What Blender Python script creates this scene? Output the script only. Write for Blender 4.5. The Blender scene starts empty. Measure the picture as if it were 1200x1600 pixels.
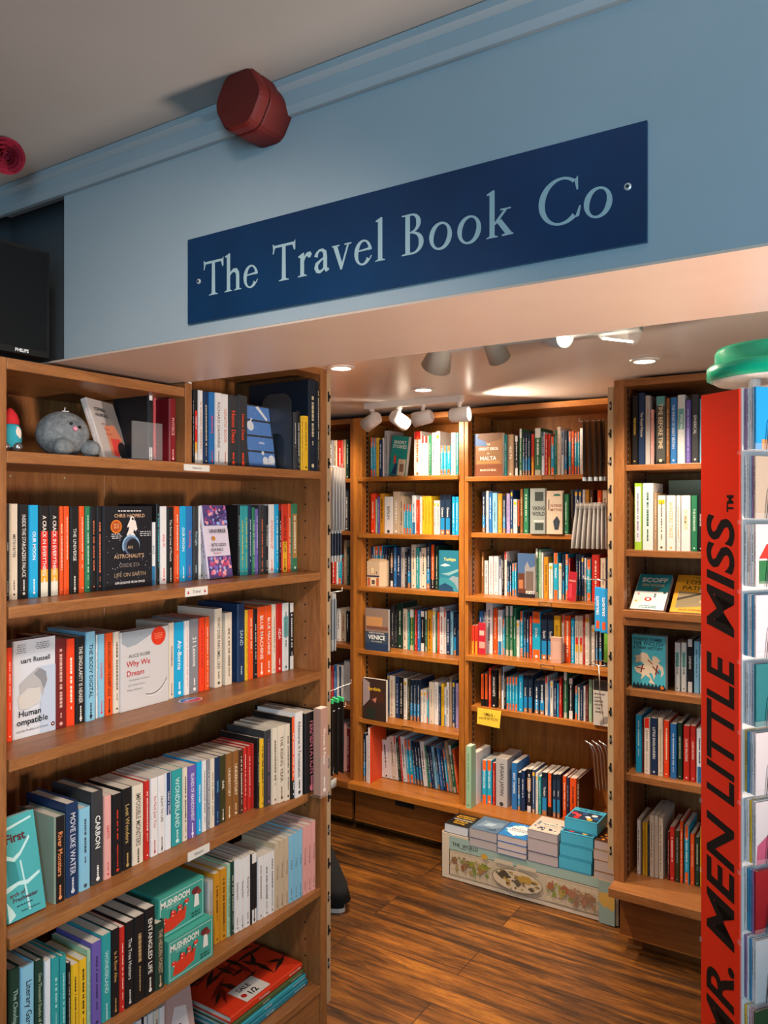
import bpy, math, random, re
from mathutils import Vector, Matrix
random.seed(7)
D = bpy.data
SC = bpy.context.scene
COL = SC.collection

# ---------------------------------------------------------------- camera, world, exposure
F, CXP, YH, H = 1230.0, 600.0, 795.0, 1.64
YAW = math.radians(32.7)
SA, CA = math.sin(YAW), math.cos(YAW)
cam_d = D.cameras.new('camera'); cam = D.objects.new('camera', cam_d); COL.objects.link(cam)
cam_d.sensor_fit = 'VERTICAL'; cam_d.sensor_height = 36.0; cam_d.lens = 36.0 * F / 1600.0
cam_d.shift_y = -5.0 / 1600.0; cam_d.clip_start = 0.05
cam.location = (0, 0, H); cam.rotation_euler = (math.pi / 2, 0, YAW)
SC.camera = cam
vs = SC.view_settings
SC.display_settings.display_device = 'sRGB'
vs.view_transform = 'Standard'; vs.look = 'None'; vs.gamma = 1.0; vs.use_curve_mapping = False
vs.exposure = 0.0
W = D.worlds.new('world'); SC.world = W; W.use_nodes = True
bg = W.node_tree.nodes['Background']; bg.inputs[0].default_value = (0.55, 0.6, 0.7, 1); bg.inputs[1].default_value = 0.03

def light(name, kind, loc, energy, color, target=None, **kw):
    l = D.lights.new(name, kind); l.energy = energy; l.color = color
    for k, v in kw.items(): setattr(l, k, v)
    o = D.objects.new(name, l); COL.objects.link(o); o.location = loc
    if target is not None:
        o.rotation_euler = (Vector(target) - Vector(loc)).to_track_quat('-Z', 'Y').to_euler()
    return o
# daylight from the shop window behind the camera, an added soffit fill, and the shop's own warm ceiling light over the visitor
light('shop_window_daylight', 'AREA', (1.35, -1.4, 1.5), 62, (0.42, 0.76, 1.0), (0.35, 1.05, 1.8), shape='RECTANGLE', size=1.0, size_y=1.2)
light('side_room_lamp', 'AREA', (1.0, 1.12, 1.15), 15, (1.0, 0.80, 0.66), (-0.55, 1.22, 1.96), shape='DISK', size=0.3, spread=math.radians(100))  # unseen warm fill, added to brighten the soffit from below
light('front_ceiling_lamp', 'AREA', (-0.45, 0.25, 2.32), 6, (1.0, 0.90, 0.80), (-1.7, 1.25, 0.75), shape='DISK', size=0.22, spread=math.radians(95))
WARM = (1.0, 0.80, 0.60)

# ---------------------------------------------------------------- projection helpers (metres from the photo's pixels, on real planes)
def on_x(px, X):
    """point of the plane x = X that the photo shows in column px: (y, distance along the view axis)"""
    u = (px - CXP) / F
    t = X / (-SA + CA * u)
    return t * (CA + SA * u), t
def on_y(px, Y):
    u = (px - CXP) / F
    t = Y / (CA + SA * u)
    return t * (-SA + CA * u), t
def zz(py, t): return H + (YH - py) / F * t
def cw(cx, cz):
    return (cx * CA - cz * SA, cx * SA + cz * CA)

# ---------------------------------------------------------------- materials
def lin(h):
    c = [int(h[i:i + 2], 16) / 255 for i in (0, 2, 4)]
    return tuple((x / 12.92 if x <= 0.04045 else ((x + 0.055) / 1.055) ** 2.4) for x in c) + (1.0,)
_M = {}
def flat(h, rough=0.45, metal=0.0, name=None):
    k = (h, rough, metal)
    if k in _M: return _M[k]
    m = D.materials.new(name or ('print_' + h)); m.use_nodes = True
    b = m.node_tree.nodes['Principled BSDF']
    b.inputs['Base Color'].default_value = lin(h); b.inputs['Roughness'].default_value = rough
    b.inputs['Metallic'].default_value = metal
    if metal == 0: b.inputs['Specular IOR Level'].default_value = 0.35
    _M[k] = m
    return m
def nodes(name):
    m = D.materials.new(name); m.use_nodes = True
    nt = m.node_tree
    return m, nt, nt.nodes['Principled BSDF']
def ramp(nt, fac, stops):
    r = nt.nodes.new('ShaderNodeValToRGB'); nt.links.new(fac, r.inputs[0])
    el = r.color_ramp.elements
    while len(el) > 1: el.remove(el[-1])
    el[0].position = stops[0][0]; el[0].color = lin(stops[0][1])
    for p, c in stops[1:]:
        e = el.new(p); e.color = lin(c)
    return r.outputs[0]
def coords(nt, scale, rnd=True):
    tc = nt.nodes.new('ShaderNodeTexCoord'); mp = nt.nodes.new('ShaderNodeMapping')
    mp.inputs['Scale'].default_value = scale
    nt.links.new(tc.outputs['Object'], mp.inputs[0])
    return mp.outputs[0]
def noise(nt, vec, scale, detail=4, rough=0.6, dist=0.0):
    n = nt.nodes.new('ShaderNodeTexNoise'); n.inputs['Scale'].default_value = scale
    n.inputs['Detail'].default_value = detail; n.inputs['Roughness'].default_value = rough
    n.inputs['Distortion'].default_value = dist
    nt.links.new(vec, n.inputs['Vector']); return n.outputs[0]
def bump(nt, b, fac, strength, dist=0.002):
    bp = nt.nodes.new('ShaderNodeBump'); bp.inputs['Strength'].default_value = strength; bp.inputs['Distance'].default_value = dist
    nt.links.new(fac, bp.inputs['Height']); nt.links.new(bp.outputs[0], b.inputs['Normal'])
def mix(nt, a, b, fac, mode='MULTIPLY'):
    x = nt.nodes.new('ShaderNodeMix'); x.data_type = 'RGBA'; x.blend_type = mode
    x.inputs[0].default_value = fac
    nt.links.new(a, x.inputs[6]); nt.links.new(b, x.inputs[7]); return x.outputs[2]
def wood(axis, lo, mid, hi, name, rough=0.38):
    m, nt, b = nodes(name)
    sc = {'x': (1.2, 14, 14), 'y': (14, 1.2, 14), 'z': (14, 14, 1.2)}[axis]
    v = coords(nt, sc)
    n1 = noise(nt, v, 3.0, 6, 0.65, 0.6)
    c = ramp(nt, n1, [(0.25, lo), (0.5, mid), (0.75, hi)])
    v2 = coords(nt, tuple(s * 4 for s in sc))
    n2 = noise(nt, v2, 6.0, 3, 0.7)
    c2 = ramp(nt, n2, [(0.3, 'b8b0a8'), (0.6, 'ffffff')])
    nt.links.new(mix(nt, c, c2, 0.55), b.inputs['Base Color'])
    b.inputs['Roughness'].default_value = rough
    bump(nt, b, n2, 0.15, 0.001)
    return m
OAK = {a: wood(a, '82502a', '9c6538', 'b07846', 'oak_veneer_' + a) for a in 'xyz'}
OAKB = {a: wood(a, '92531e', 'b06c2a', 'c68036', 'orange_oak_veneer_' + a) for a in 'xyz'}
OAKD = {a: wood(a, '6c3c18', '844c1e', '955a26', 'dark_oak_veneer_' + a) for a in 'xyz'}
def plaster(name, h, h2, rough=0.7, scale=2.0, bs=0.08):
    m, nt, b = nodes(name)
    v = coords(nt, (1, 1, 1))
    n = noise(nt, v, scale, 5, 0.6)
    nt.links.new(ramp(nt, n, [(0.3, h), (0.7, h2)]), b.inputs['Base Color'])
    b.inputs['Roughness'].default_value = rough
    n2 = noise(nt, v, 60, 3, 0.6); bump(nt, b, n2, bs, 0.002)
    return m
M_WALL = plaster('painted_beam_plaster', 'a0a9af', 'a9b2b7')
M_CEIL = plaster('ceiling_paint', 'a29c97', 'aaa49f')
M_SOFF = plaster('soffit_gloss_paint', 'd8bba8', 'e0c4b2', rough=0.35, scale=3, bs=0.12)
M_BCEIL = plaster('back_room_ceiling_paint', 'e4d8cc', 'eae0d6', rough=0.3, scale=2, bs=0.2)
M_DARKWALL = plaster('dark_wall_paint', '4a4d50', '54575a')  # wall tone darkened to carry the shadow past the beam's left end
def floor_mat():
    m, nt, b = nodes('dark_oak_laminate')
    v = coords(nt, (1, 1, 1))
    br = nt.nodes.new('ShaderNodeTexBrick'); nt.links.new(v, br.inputs['Vector'])
    br.inputs['Scale'].default_value = 1.0; br.inputs['Brick Width'].default_value = 1.28; br.inputs['Row Height'].default_value = 0.19
    br.inputs['Mortar Size'].default_value = 0.0016; br.inputs['Mortar Smooth'].default_value = 0.1; br.offset = 0.37; br.inputs['Bias'].default_value = 0.0
    br.inputs['Color1'].default_value = (0, 0, 0, 1); br.inputs['Color2'].default_value = (1, 1, 1, 1); br.inputs['Mortar'].default_value = (0.5, 0.5, 0.5, 1)
    # grain, long along x, shifted per plank
    v2 = coords(nt, (1.0, 12.0, 1))
    add = nt.nodes.new('ShaderNodeVectorMath'); add.operation = 'MULTIPLY_ADD'
    nt.links.new(br.outputs['Color'], add.inputs[0]); add.inputs[1].default_value = (7, 5, 3); nt.links.new(v2, add.inputs[2])
    n1 = noise(nt, add.outputs[0], 1.5, 10, 0.72, 0.9)
    n3 = noise(nt, v, 1.3, 3, 0.6)
    c = ramp(nt, n1, [(0.32, '2a1c10'), (0.44, '5a3a1e'), (0.56, '965c24'), (0.72, 'c48430')])
    c2 = ramp(nt, n3, [(0.40, '6c6660'), (0.60, 'ffffff')])
    mm = mix(nt, c, c2, 0.75)
    v4 = coords(nt, (4, 70, 1)); n4 = noise(nt, v4, 3.0, 5, 0.7, 0.8)
    c4 = ramp(nt, n4, [(0.36, '5a4840'), (0.52, 'ffffff')])
    mm = mix(nt, mm, c4, 0.6)
    ms = nt.nodes.new('ShaderNodeMix'); ms.data_type = 'RGBA'; nt.links.new(br.outputs['Fac'], ms.inputs[0]); nt.links.new(mm, ms.inputs[6]); ms.inputs[7].default_value = lin('2a170c')
    nt.links.new(ms.outputs[2], b.inputs['Base Color'])
    b.inputs['Roughness'].default_value = 0.4
    bump(nt, b, n4, 0.2, 0.001)
    return m
M_FLOOR = floor_mat()
M_PAGE = flat('d9d0c4', 0.8, name='page_paper')
M_STEEL = flat('c8c8c8', 0.3, 1.0, 'polished_wire')
M_DSTEEL = flat('5a5a5c', 0.35, 0.6, 'grey_bookend_metal')
M_WHITEP = flat('e6e2dc', 0.35, name='white_lamp_enamel')
def emit(name, h, s):
    m, nt, b = nodes(name)
    b.inputs['Emission Color'].default_value = lin(h); b.inputs['Emission Strength'].default_value = s
    b.inputs['Base Color'].default_value = lin(h); return m
M_LAMP = emit('lamp_glow', 'fff4e0', 14)
def clear(name, alpha, tint='ffffff', rough=0.1):
    m, nt, b = nodes(name)
    b.inputs['Base Color'].default_value = lin(tint); b.inputs['Alpha'].default_value = alpha; b.inputs['Roughness'].default_value = rough
    return m
M_ACRYLIC = clear('clear_acrylic', 0.08, 'f2f4f4', 0.05)
M_BAG = clear('clear_plastic_bag', 0.72, 'c9c6c2', 0.25)

# ---------------------------------------------------------------- mesh building
_TX = {}
def text_mesh(s, bold=0.0, shear=0.0, res=2):
    k = (s, bold, shear, res)
    if k in _TX: return _TX[k]
    c = D.curves.new('t', 'FONT'); c.body = s; c.size = 1.0; c.offset = bold; c.shear = shear; c.resolution_u = res
    c.align_x = 'LEFT'; c.fill_mode = 'FRONT'
    o = D.objects.new('t', c); me = D.meshes.new_from_object(o)
    vs_ = [tuple(v.co) for v in me.vertices]; fs = [tuple(p.vertices) for p in me.polygons]
    D.objects.remove(o); D.curves.remove(c); D.meshes.remove(me)
    if vs_:
        x0 = min(v[0] for v in vs_); x1 = max(v[0] for v in vs_); y0 = min(v[1] for v in vs_); y1 = max(v[1] for v in vs_)
        vs_ = [(v[0] - (x0 + x1) / 2, v[1] - (y0 + y1) / 2) for v in vs_]
        r = (vs_, fs, x1 - x0, y1 - y0)
    else: r = ([], [], 0.01, 0.01)
    _TX[k] = r
    return r
class MB:
    def __init__(s): s.v = []; s.f = []; s.mi = []; s.mats = []
    def slot(s, m):
        if m not in s.mats: s.mats.append(m)
        return s.mats.index(m)
    def add(s, vs_, fs, m):
        n = len(s.v); i = s.slot(m)
        s.v += [tuple(v) for v in vs_]; s.f += [tuple(a + n for a in f) for f in fs]; s.mi += [i] * len(fs); return s
    def box(s, a, b, m):
        x0, y0, z0 = a; x1, y1, z1 = b
        if x0 > x1: x0, x1 = x1, x0
        if y0 > y1: y0, y1 = y1, y0
        if z0 > z1: z0, z1 = z1, z0
        return s.add([(x0, y0, z0), (x1, y0, z0), (x1, y1, z0), (x0, y1, z0), (x0, y0, z1), (x1, y0, z1), (x1, y1, z1), (x0, y1, z1)],
              [(0, 3, 2, 1), (4, 5, 6, 7), (0, 1, 5, 4), (1, 2, 6, 5), (2, 3, 7, 6), (3, 0, 4, 7)], m)
    def prism(s, prof, z0, z1, m):
        """prof: xy points counter-clockwise"""
        n = len(prof)
        vs_ = [(x, y, z0) for x, y in prof] + [(x, y, z1) for x, y in prof]
        fs = [tuple(range(n - 1, -1, -1)), tuple(range(n, 2 * n))] + [(i, (i + 1) % n, n + (i + 1) % n, n + i) for i in range(n)]
        return s.add(vs_, fs, m)
    def tube(s, pts, r, m, n=8, closed=False, radii=None):
        pts = [Vector(p) for p in pts]; rings = []; N = len(pts); base = len(s.v); vs_ = []
        up = None
        for i, p in enumerate(pts):
            if i == 0: d = pts[1] - pts[0]
            elif i == N - 1: d = pts[-1] - pts[-2]
            else: d = pts[i + 1] - pts[i - 1]
            d.normalize()
            if up is None:
                up = Vector((0, 0, 1)) if abs(d.z) < 0.9 else Vector((1, 0, 0))
            a = d.cross(up); a.normalize(); b = a.cross(d); up = b
            rr = radii[i] if radii else r
            vs_ += [tuple(p + a * math.cos(2 * math.pi * k / n) * rr + b * math.sin(2 * math.pi * k / n) * rr) for k in range(n)]
        fs = []
        for i in range(N - 1):
            for k in range(n):
                fs.append((i * n + k, i * n + (k + 1) % n, (i + 1) * n + (k + 1) % n, (i + 1) * n + k))
        fs.append(tuple(range(n - 1, -1, -1))); fs.append(tuple((N - 1) * n + k for k in range(n)))
        return s.add(vs_, fs, m)
    def lathe(s, prof, M, m, n=24):
        """prof: (r, h) list; M: matrix whose z is the axis"""
        vs_ = []; k = len(prof)
        for i in range(n):
            a = 2 * math.pi * i / n
            for r, h in prof: vs_.append(tuple(M @ Vector((r * math.cos(a), r * math.sin(a), h))))
        fs = []
        for i in range(n):
            j = (i + 1) % n
            for q in range(k - 1): fs.append((i * k + q, j * k + q, j * k + q + 1, i * k + q + 1))
        fs.append(tuple(i * k for i in range(n - 1, -1, -1))); fs.append(tuple(i * k + k - 1 for i in range(n)))
        return s.add(vs_, fs, m)
    def ball(s, c, r, m, n=12, sq=(1, 1, 1)):
        vs_ = []; fs = []
        for i in range(n + 1):
            th = math.pi * i / n
            for j in range(2 * n):
                ph = math.pi * j / n
                vs_.append((c[0] + r * sq[0] * math.sin(th) * math.cos(ph), c[1] + r * sq[1] * math.sin(th) * math.sin(ph), c[2] + r * sq[2] * math.cos(th)))
        for i in range(n):
            for j in range(2 * n):
                a = i * 2 * n + j; b = i * 2 * n + (j + 1) % (2 * n)
                fs.append((a, a + 2 * n, b + 2 * n, b))
        return s.add(vs_, fs, m)
    def build(s, name, parent=None, smooth=False, loc=None, rot=None):
        me = D.meshes.new(name); me.from_pydata(s.v, [], s.f)
        for m in s.mats: me.materials.append(m)
        me.polygons.foreach_set('material_index', s.mi)
        if smooth: me.polygons.foreach_set('use_smooth', [True] * len(s.f))
        me.update()
        o = D.objects.new(name, me); COL.objects.link(o)
        if parent is not None: o.parent = parent
        if loc is not None: o.location = loc
        if rot is not None: o.rotation_euler = rot
        return o
def tag(o, label=None, cat=None, group=None, kind=None):
    if label: o['label'] = label
    if cat: o['category'] = cat
    if group: o['group'] = group
    if kind: o['kind'] = kind
    return o
def empty(name, loc=(0, 0, 0), rz=0.0):
    o = D.objects.new(name, None); COL.objects.link(o); o.location = loc; o.rotation_euler = (0, 0, rz); o.empty_display_size = 0.05
    return o
def struct(mb, name): return tag(mb.build(name), kind='structure')

# flat decoration on a face: the face frame is origin O (bottom-left), U (right), V (up), N (out)
class Face:
    def __init__(s, mb, O, U, V, N, w, h):
        s.mb = mb; s.O = Vector(O); s.U = Vector(U); s.V = Vector(V); s.N = Vector(N); s.w = w; s.h = h; s.k = 0
    def pt(s, a, b, lift): return s.O + s.U * a + s.V * b + s.N * lift
    def poly(s, pts, col, lift=None, norm=True):
        s.k += 1; l = lift if lift is not None else 0.0002 + 0.00004 * s.k
        if norm: pts = [(a * s.w, b * s.h) for a, b in pts]
        s.mb.add([s.pt(a, b, l) for a, b in pts], [tuple(range(len(pts)))], flat(col) if isinstance(col, str) else col)
    def rect(s, a0, b0, a1, b1, col): s.poly([(a0, b0), (a1, b0), (a1, b1), (a0, b1)], col)
    def disc(s, a, b, r, col, ry=None, n=20, a0=0, a1=2 * math.pi):
        """r as a share of the width"""
        ry = ry or r
        s.poly([(a * s.w + r * s.w * math.cos(a0 + (a1 - a0) * i / n), b * s.h + ry * s.w * math.sin(a0 + (a1 - a0) * i / n)) for i in range(n)], col, norm=False)
    def arc(s, a, b, r, wd, a0, a1, col, n=16, ry=None):
        s.k += 1; l = 0.0002 + 0.00004 * s.k; ry = ry or r; vs_ = []
        for i in range(n + 1):
            t = a0 + (a1 - a0) * i / n
            for q in (-wd / 2, wd / 2): vs_.append(s.pt((a + (r + q) * math.cos(t)) * s.w, b * s.h + (ry + q) * math.sin(t) * s.w, l))
        s.mb.add(vs_, [(2 * i, 2 * i + 1, 2 * i + 3, 2 * i + 2) for i in range(n)], flat(col))
    def text(s, txt, a, b, size, col, align='c', rot=0, bold=0.0, maxw=None, res=2, shear=0.0, fit=None):
        """size: cap height as a share of the face's height (rot=0) ; rot=-90 reads downwards, size as a share of the width"""
        s.k += 1; l = 0.0003 + 0.00004 * s.k
        vs_, fs, tw, th = text_mesh(txt, bold, shear, res)
        if not vs_: return
        k = size * (s.w if rot else s.h) / 0.7
        full = (s.h if rot else s.w)
        kx = k
        if maxw and tw * k > maxw * full: kx = maxw * full / tw
        if fit: kx = fit / tw
        if kx < 0.55 * k and not fit: k = kx / 0.55
        off = {'c': 0, 'l': tw * kx / 2, 'r': -tw * kx / 2}[align]
        out = []
        for x, y in vs_:
            x = x * kx + off; y = y * k
            if rot == -90: x, y = y, -x
            elif rot == 90: x, y = -y, x
            out.append(s.pt(a * s.w + x, b * s.h + y, l))
        s.mb.add(out, fs, flat(col) if isinstance(col, str) else col)

# ---------------------------------------------------------------- books
# colour codes: word for the label, base colour, bands on the spine [(v0, v1, colour)], default lettering colour
C = {
 'k': ('black', '1b1a1c', [], 'd8d4cc'), 'dg': ('dark grey', '38393c', [], 'd8d4cc'), 'g': ('grey', '85858a', [], 'f0efec'),
 'w': ('white', 'e4e0de', [], '3a3836'), 'cr': ('cream', 'ded1bd', [], '4a3a30'), 'bg': ('beige', 'c8b295', [], '4a3a30'),
 'r': ('red', 'c42a20', [], 'f0e6dc'), 'o': ('orange', 'e8541a', [], 'f6e8d0'), 'pn': ('orange-red', 'f0421a', [], 'f8e4d0'),
 'oc': ('ochre', 'c98a22', [], '3a2a18'), 'y': ('yellow', 'e8b828', [], '3a3020'), 'gn': ('green', '2c7a55', [], 'e6ece4'),
 'dgn': ('dark green', '1f3c30', [], 'd8d8c0'), 'lg': ('pale green', '9cc2a0', [], '33433a'), 't': ('teal', '2f9a9c', [], 'e8f0ee'),
 'c': ('cyan', '1ea6d8', [], 'f0f4f6'), 'b': ('blue', '2c72b4', [], 'eef2f4'), 'n': ('navy', '1b3358', [], 'e4e8ee'),
 'lb': ('light blue', '86bfd8', [], '31485c'), 'p': ('purple', '6c5aa8', [], 'eae6f2'), 'pk': ('pink', 'e2a49c', [], '8a2c28'),
 'br': ('brown', '8a5a2c', [], 'f0e0c0'), 'tn': ('tan', 'a98c6c', [], 'efe4d2'), 'm': ('maroon', '6e1f1f', [], 'e8d0c8'),
 'lv': ('lavender', 'a898c4', [], '3a3450'), 'ol': ('olive', '3c3a20', [], 'ece8d8'), 'dbr': ('dark brown', '4c2f20', [], 'e8dccc'),
 'li': ('lime', '9cc63a', [(0.12, 0.95, 'dcd8e6')], '5a5a78'),
 'rg': ('orange and cyan', '1ea6c8', [(0.76, 1.0, 'ee6420'), (0.0, 0.2, 'ee6420')], 'eef4f4'),
 'ry': ('red and yellow', 'd23a24', [(0.0, 0.45, 'e8b030')], '2a2020'),
 'lp': ('navy and blue', '20344c', [(0.12, 0.42, '1f86c0'), (0.0, 0.12, 'b07850'), (0.88, 1, '101a2c')], 'f0f0ec'),
 'wy': ('white and yellow', 'e6e2da', [(0.84, 0.92, 'f0bc20')], '504a44'),
 'gw': ('green and white', '2c6a48', [(0.8, 1.0, 'e4e4e0'), (0.0, 0.12, 'b8b4a0')], 'e8ece4'),
 'ny': ('navy and yellow', '20426c', [(0.86, 0.95, 'f0b820'), (0.0, 0.1, 'c8a070')], 'eef0f2'),
 'wr': ('white and red', 'e6dcd4', [(0.82, 1.0, 'e02c20')], '6a4a40'),
 'cr4': ('black, red and cream', '1c1818', [(0.0, 0.16, 'e4dcc8'), (0.16, 0.3, 'e8a838'), (0.3, 0.72, 'd8261c')], 'eee6dc'),
 'bw': ('black and white', '1c1c20', [(0.0, 0.2, 'dcdcd8'), (0.86, 1, 'e4e0dc')], 'eceae6'),
 'nw': ('navy and white', 'e2e4e8', [(0.45, 1.0, '27406a')], 'e8eaf0'),
 'wb': ('white and blue', 'dfe4e8', [(0.0, 0.3, '2c78a8')], '34506a'),
 'ob': ('orange and black', '1c1a1a', [(0.22, 1.0, 'ea5a1e')], '201818'),
 'wry': ('white, red and yellow', 'dcd4c8', [(0.4, 0.55, 'd8281c'), (0.25, 0.4, 'e8b428')], '504840'),
 'gc': ('grey and teal', '4c4c48', [(0.86, 1.0, '5aa0a0'), (0.0, 0.05, '181818')], 'f0ece4'),
 'br2': ('black, brown and white', '20202a', [(0.5, 0.8, 'b88860'), (0.0, 0.15, 'd8d4d0')], 'e8e4dc'),
 'se': ('silver', 'b4b0ae', [], '555555'),
 'gd': ('green', '2f6a4c', [(0.82, 0.86, 'c8c0a0')], 'c8c89c'),
 'ab': ('green and orange', '3a7a5a', [(0.2, 0.85, 'b08048')], 'e4e8d8'),
 'dn': ('dark navy', '162434', [], 'd8c8a0'),
 'wc': ('white and teal', 'dadedc', [(0.5, 0.8, '6aa8a4')], '406060'),
}
ORD = 'first second third fourth fifth sixth seventh eighth ninth tenth eleventh twelfth thirteenth fourteenth fifteenth sixteenth seventeenth eighteenth nineteenth twentieth twenty-first twenty-second twenty-third twenty-fourth twenty-fifth twenty-sixth twenty-seventh twenty-eighth twenty-ninth thirtieth thirty-first thirty-second thirty-third thirty-fourth thirty-fifth thirty-sixth thirty-seventh thirty-eighth thirty-ninth fortieth forty-first forty-second forty-third forty-fourth forty-fifth'.split()
USED = set()
def spine_deco(fc, col, title, tc, seed, small):
    word, base, bands, dtc = C[col]
    tc = tc or dtc
    rnd = random.Random(seed)
    for v0, v1, c in bands: fc.rect(0.0, v0, 1.0, v1, c)
    if title:
        long_ = len(title) > 9
        fc.text(title, 0.5, 0.56, 0.52 if fc.w < 0.03 else 0.34, tc, rot=-90, bold=0.012, maxw=0.66 if long_ else 0.45)
        if not small:
            y = 0.2
            for q in range(rnd.randint(4, 7)):
                l = 0.012 + rnd.random() * 0.016
                fc.rect(0.40, y - l, 0.6, y, tc); y -= l + 0.006
    else:
        # unreadable lettering: a broken line of small marks
        y = 0.9 - rnd.random() * 0.12; end = 0.22 + rnd.random() * 0.25; wd = 0.09 + rnd.random() * 0.09
        while y > end:
            l = 0.014 + rnd.random() * 0.03
            fc.rect(0.5 - wd, y - l, 0.5 + wd, y, tc); y -= l + 0.007 + (0.02 if rnd.random() < 0.2 else 0)
        y = end - 0.05
        while y > 0.12 and rnd.random() < 0.85:
            l = 0.012 + rnd.random() * 0.02
            fc.rect(0.42, y - l, 0.58, y, tc); y -= l + 0.007
    if rnd.random() < 0.75: fc.disc(0.5, 0.055, 0.2, tc, n=10)
def book(w, h, d, col, title=None, tc=None, hard=False, cover=None, seed=0, small=False, name='paperback_book', base=None, ov=False):
    """spine on local +x, width along y, height along z; the cover child of the loop carries print, the pages are a part"""
    base = base or C[col][1]
    mb = MB(); ct = 0.0025 if hard else 0.0009
    ct = min(ct, w * 0.2); c = min(w * 0.18, 0.003)
    pts = [(-d, w / 2), (-c, w / 2), (0, w / 2 - c), (0, -w / 2 + c), (-c, -w / 2), (-d, -w / 2), (-d, -w / 2 + ct), (-ct, -w / 2 + ct), (-ct, w / 2 - ct), (-d, w / 2 - ct)]
    caps = [(0, 1, 8, 9), (1, 2, 8), (2, 3, 7, 8), (3, 4, 7), (4, 5, 6, 7)]
    vs_ = [(x, y, 0) for x, y in pts] + [(x, y, h) for x, y in pts]
    fs = [q for q in caps] + [tuple(10 + k for k in q)[::-1] for q in caps] + [(k, 10 + k, 10 + (k + 1) % 10, (k + 1) % 10) for k in range(10)]
    mb.add(vs_, fs, flat(base))
    fc = Face(mb, (0, -w / 2 + c, 0), (0, 1, 0), (0, 0, 1), (1, 0, 0), w - 2 * c, h)
    if ov: fc.rect(0, 0, 1, 1, C[col][1])
    if col in C: spine_deco(fc, col, title, tc, seed, small)
    if cover:
        f2 = Face(mb, (-c, w / 2, 0), (-1, 0, 0), (0, 0, 1), (0, 1, 0), d - c, h)
        cover(f2)
    o = mb.build('hardback_book' if hard else name)
    pg = MB(); i = 0.004 if hard else 0.0008
    pg.box((-d + (0.003 if hard else 0.0006), -w / 2 + ct + 0.0001, i), (-ct - 0.0001, w / 2 - ct - 0.0001, h - i), M_PAGE)
    pg.build('page_block', o)
    return o
def say(col, title):
    return title if title else C[col][0] + ' one'
def row(shelf, axis, plane, sb, z, items, group, d=0.13, base=None, name='paperback_book'):
    """items: (x0, x1, ytop, colour, title, lettering colour, options) in photo columns, measured on the plane of the spines"""
    n = len(items); made = []
    xs0, xs1 = items[0][0], items[-1][1]
    for i, it in enumerate(items):
        x0, x1, yt, col = it[:4]; title = it[4] if len(it) > 4 else None; tc = it[5] if len(it) > 5 else None
        opt = it[6] if len(it) > 6 else ''
        xm = (x0 + x1) / 2; k = (xm - xs0) / max(1, xs1 - xs0)
        s = sb[0] + (sb[1] - sb[0]) * k
        for q in opt.split():
            if q.startswith('s='): s += float(q[2:])
        if axis == 'x':
            X = plane - s
            a, t0 = on_x(x0, X); b, t1 = on_x(x1, X); _, tm = on_x(xm, X)
            w = b - a; loc = (X, (a + b) / 2, z + 0.0005); rz = 0
        else:
            Y = plane + s
            a, t0 = on_y(x0, Y); b, t1 = on_y(x1, Y); _, tm = on_y(xm, Y)
            w = b - a; loc = ((a + b) / 2, Y, z + 0.0005); rz = -math.pi / 2
        h = zz(yt, tm) - z - 0.0005
        hard = 'H' in opt.split()
        dd = d * (1.15 if h > 0.2 else 1.0)
        for q in opt.split():
            if q.startswith('d='): dd = float(q[2:])
        bs = base
        for q in opt.split():
            if q.startswith('b='): bs = q[2:]
        o = book(w - 0.0012, h, dd, col, title, tc, hard, seed=hash_(shelf) + i * 13, base=bs, ov=' b=' in opt, small=axis == 'y', name=name)
        o.location = loc; o.rotation_euler = (0, 0, rz)
        for q in opt.split():
            if q.startswith('lean='):
                a_ = math.radians(float(q[5:])); o.location.z += w / 2 * math.sin(abs(a_)) + 0.0006
                o.rotation_euler = (Matrix.Rotation(rz, 3, 'Z') @ Matrix.Rotation(a_, 3, 'X')).to_euler()
        kind = ('hardback' if hard else 'paperback') if name != 'travel_guide' else 'guide'
        size = 'slim ' if w < 0.011 else ('thick ' if w > 0.032 else '')
        nolab = 'X' in opt.split()
        t = title if title and not nolab else None
        cand = []
        A = items[i - 1] if i else None; B = items[i + 1] if i < n - 1 else None
        def nm(q):
            if q is None: return None
            tt = q[4] if len(q) > 4 and 'X' not in (q[6] if len(q) > 6 else '').split() else None
            return ' '.join(tt.split()[:2]) if tt else C[q[3]][0] + ' one'
        if t: cand.append('%s %s with %s on the spine, %s' % (C[col][0], kind, ' '.join(t.split()[:4]), shelf))
        if A and B: cand.append('%s%s %s between %s and %s, %s' % (size, C[col][0], kind, nm(A), nm(B), shelf))
        elif A: cand.append('%s%s %s ending the row beside %s, %s' % (size, C[col][0], kind, nm(A), shelf))
        elif B: cand.append('%s%s %s starting the row beside %s, %s' % (size, C[col][0], kind, nm(B), shelf))
        cand.append('%s %s, %s along, %s' % (C[col][0], kind, ORD[i % 45], shelf))
        for cc in cand:
            if cc.lower() not in USED and len(re.findall(r"[A-Za-z0-9][A-Za-z0-9'-]*", cc)) <= 16: break
        USED.add(cc.lower())
        tag(o, cc, 'book', group)
        made.append(o)
    return made
def hash_(s): return sum(ord(c) * (i + 3) for i, c in enumerate(s)) % 100000
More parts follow.
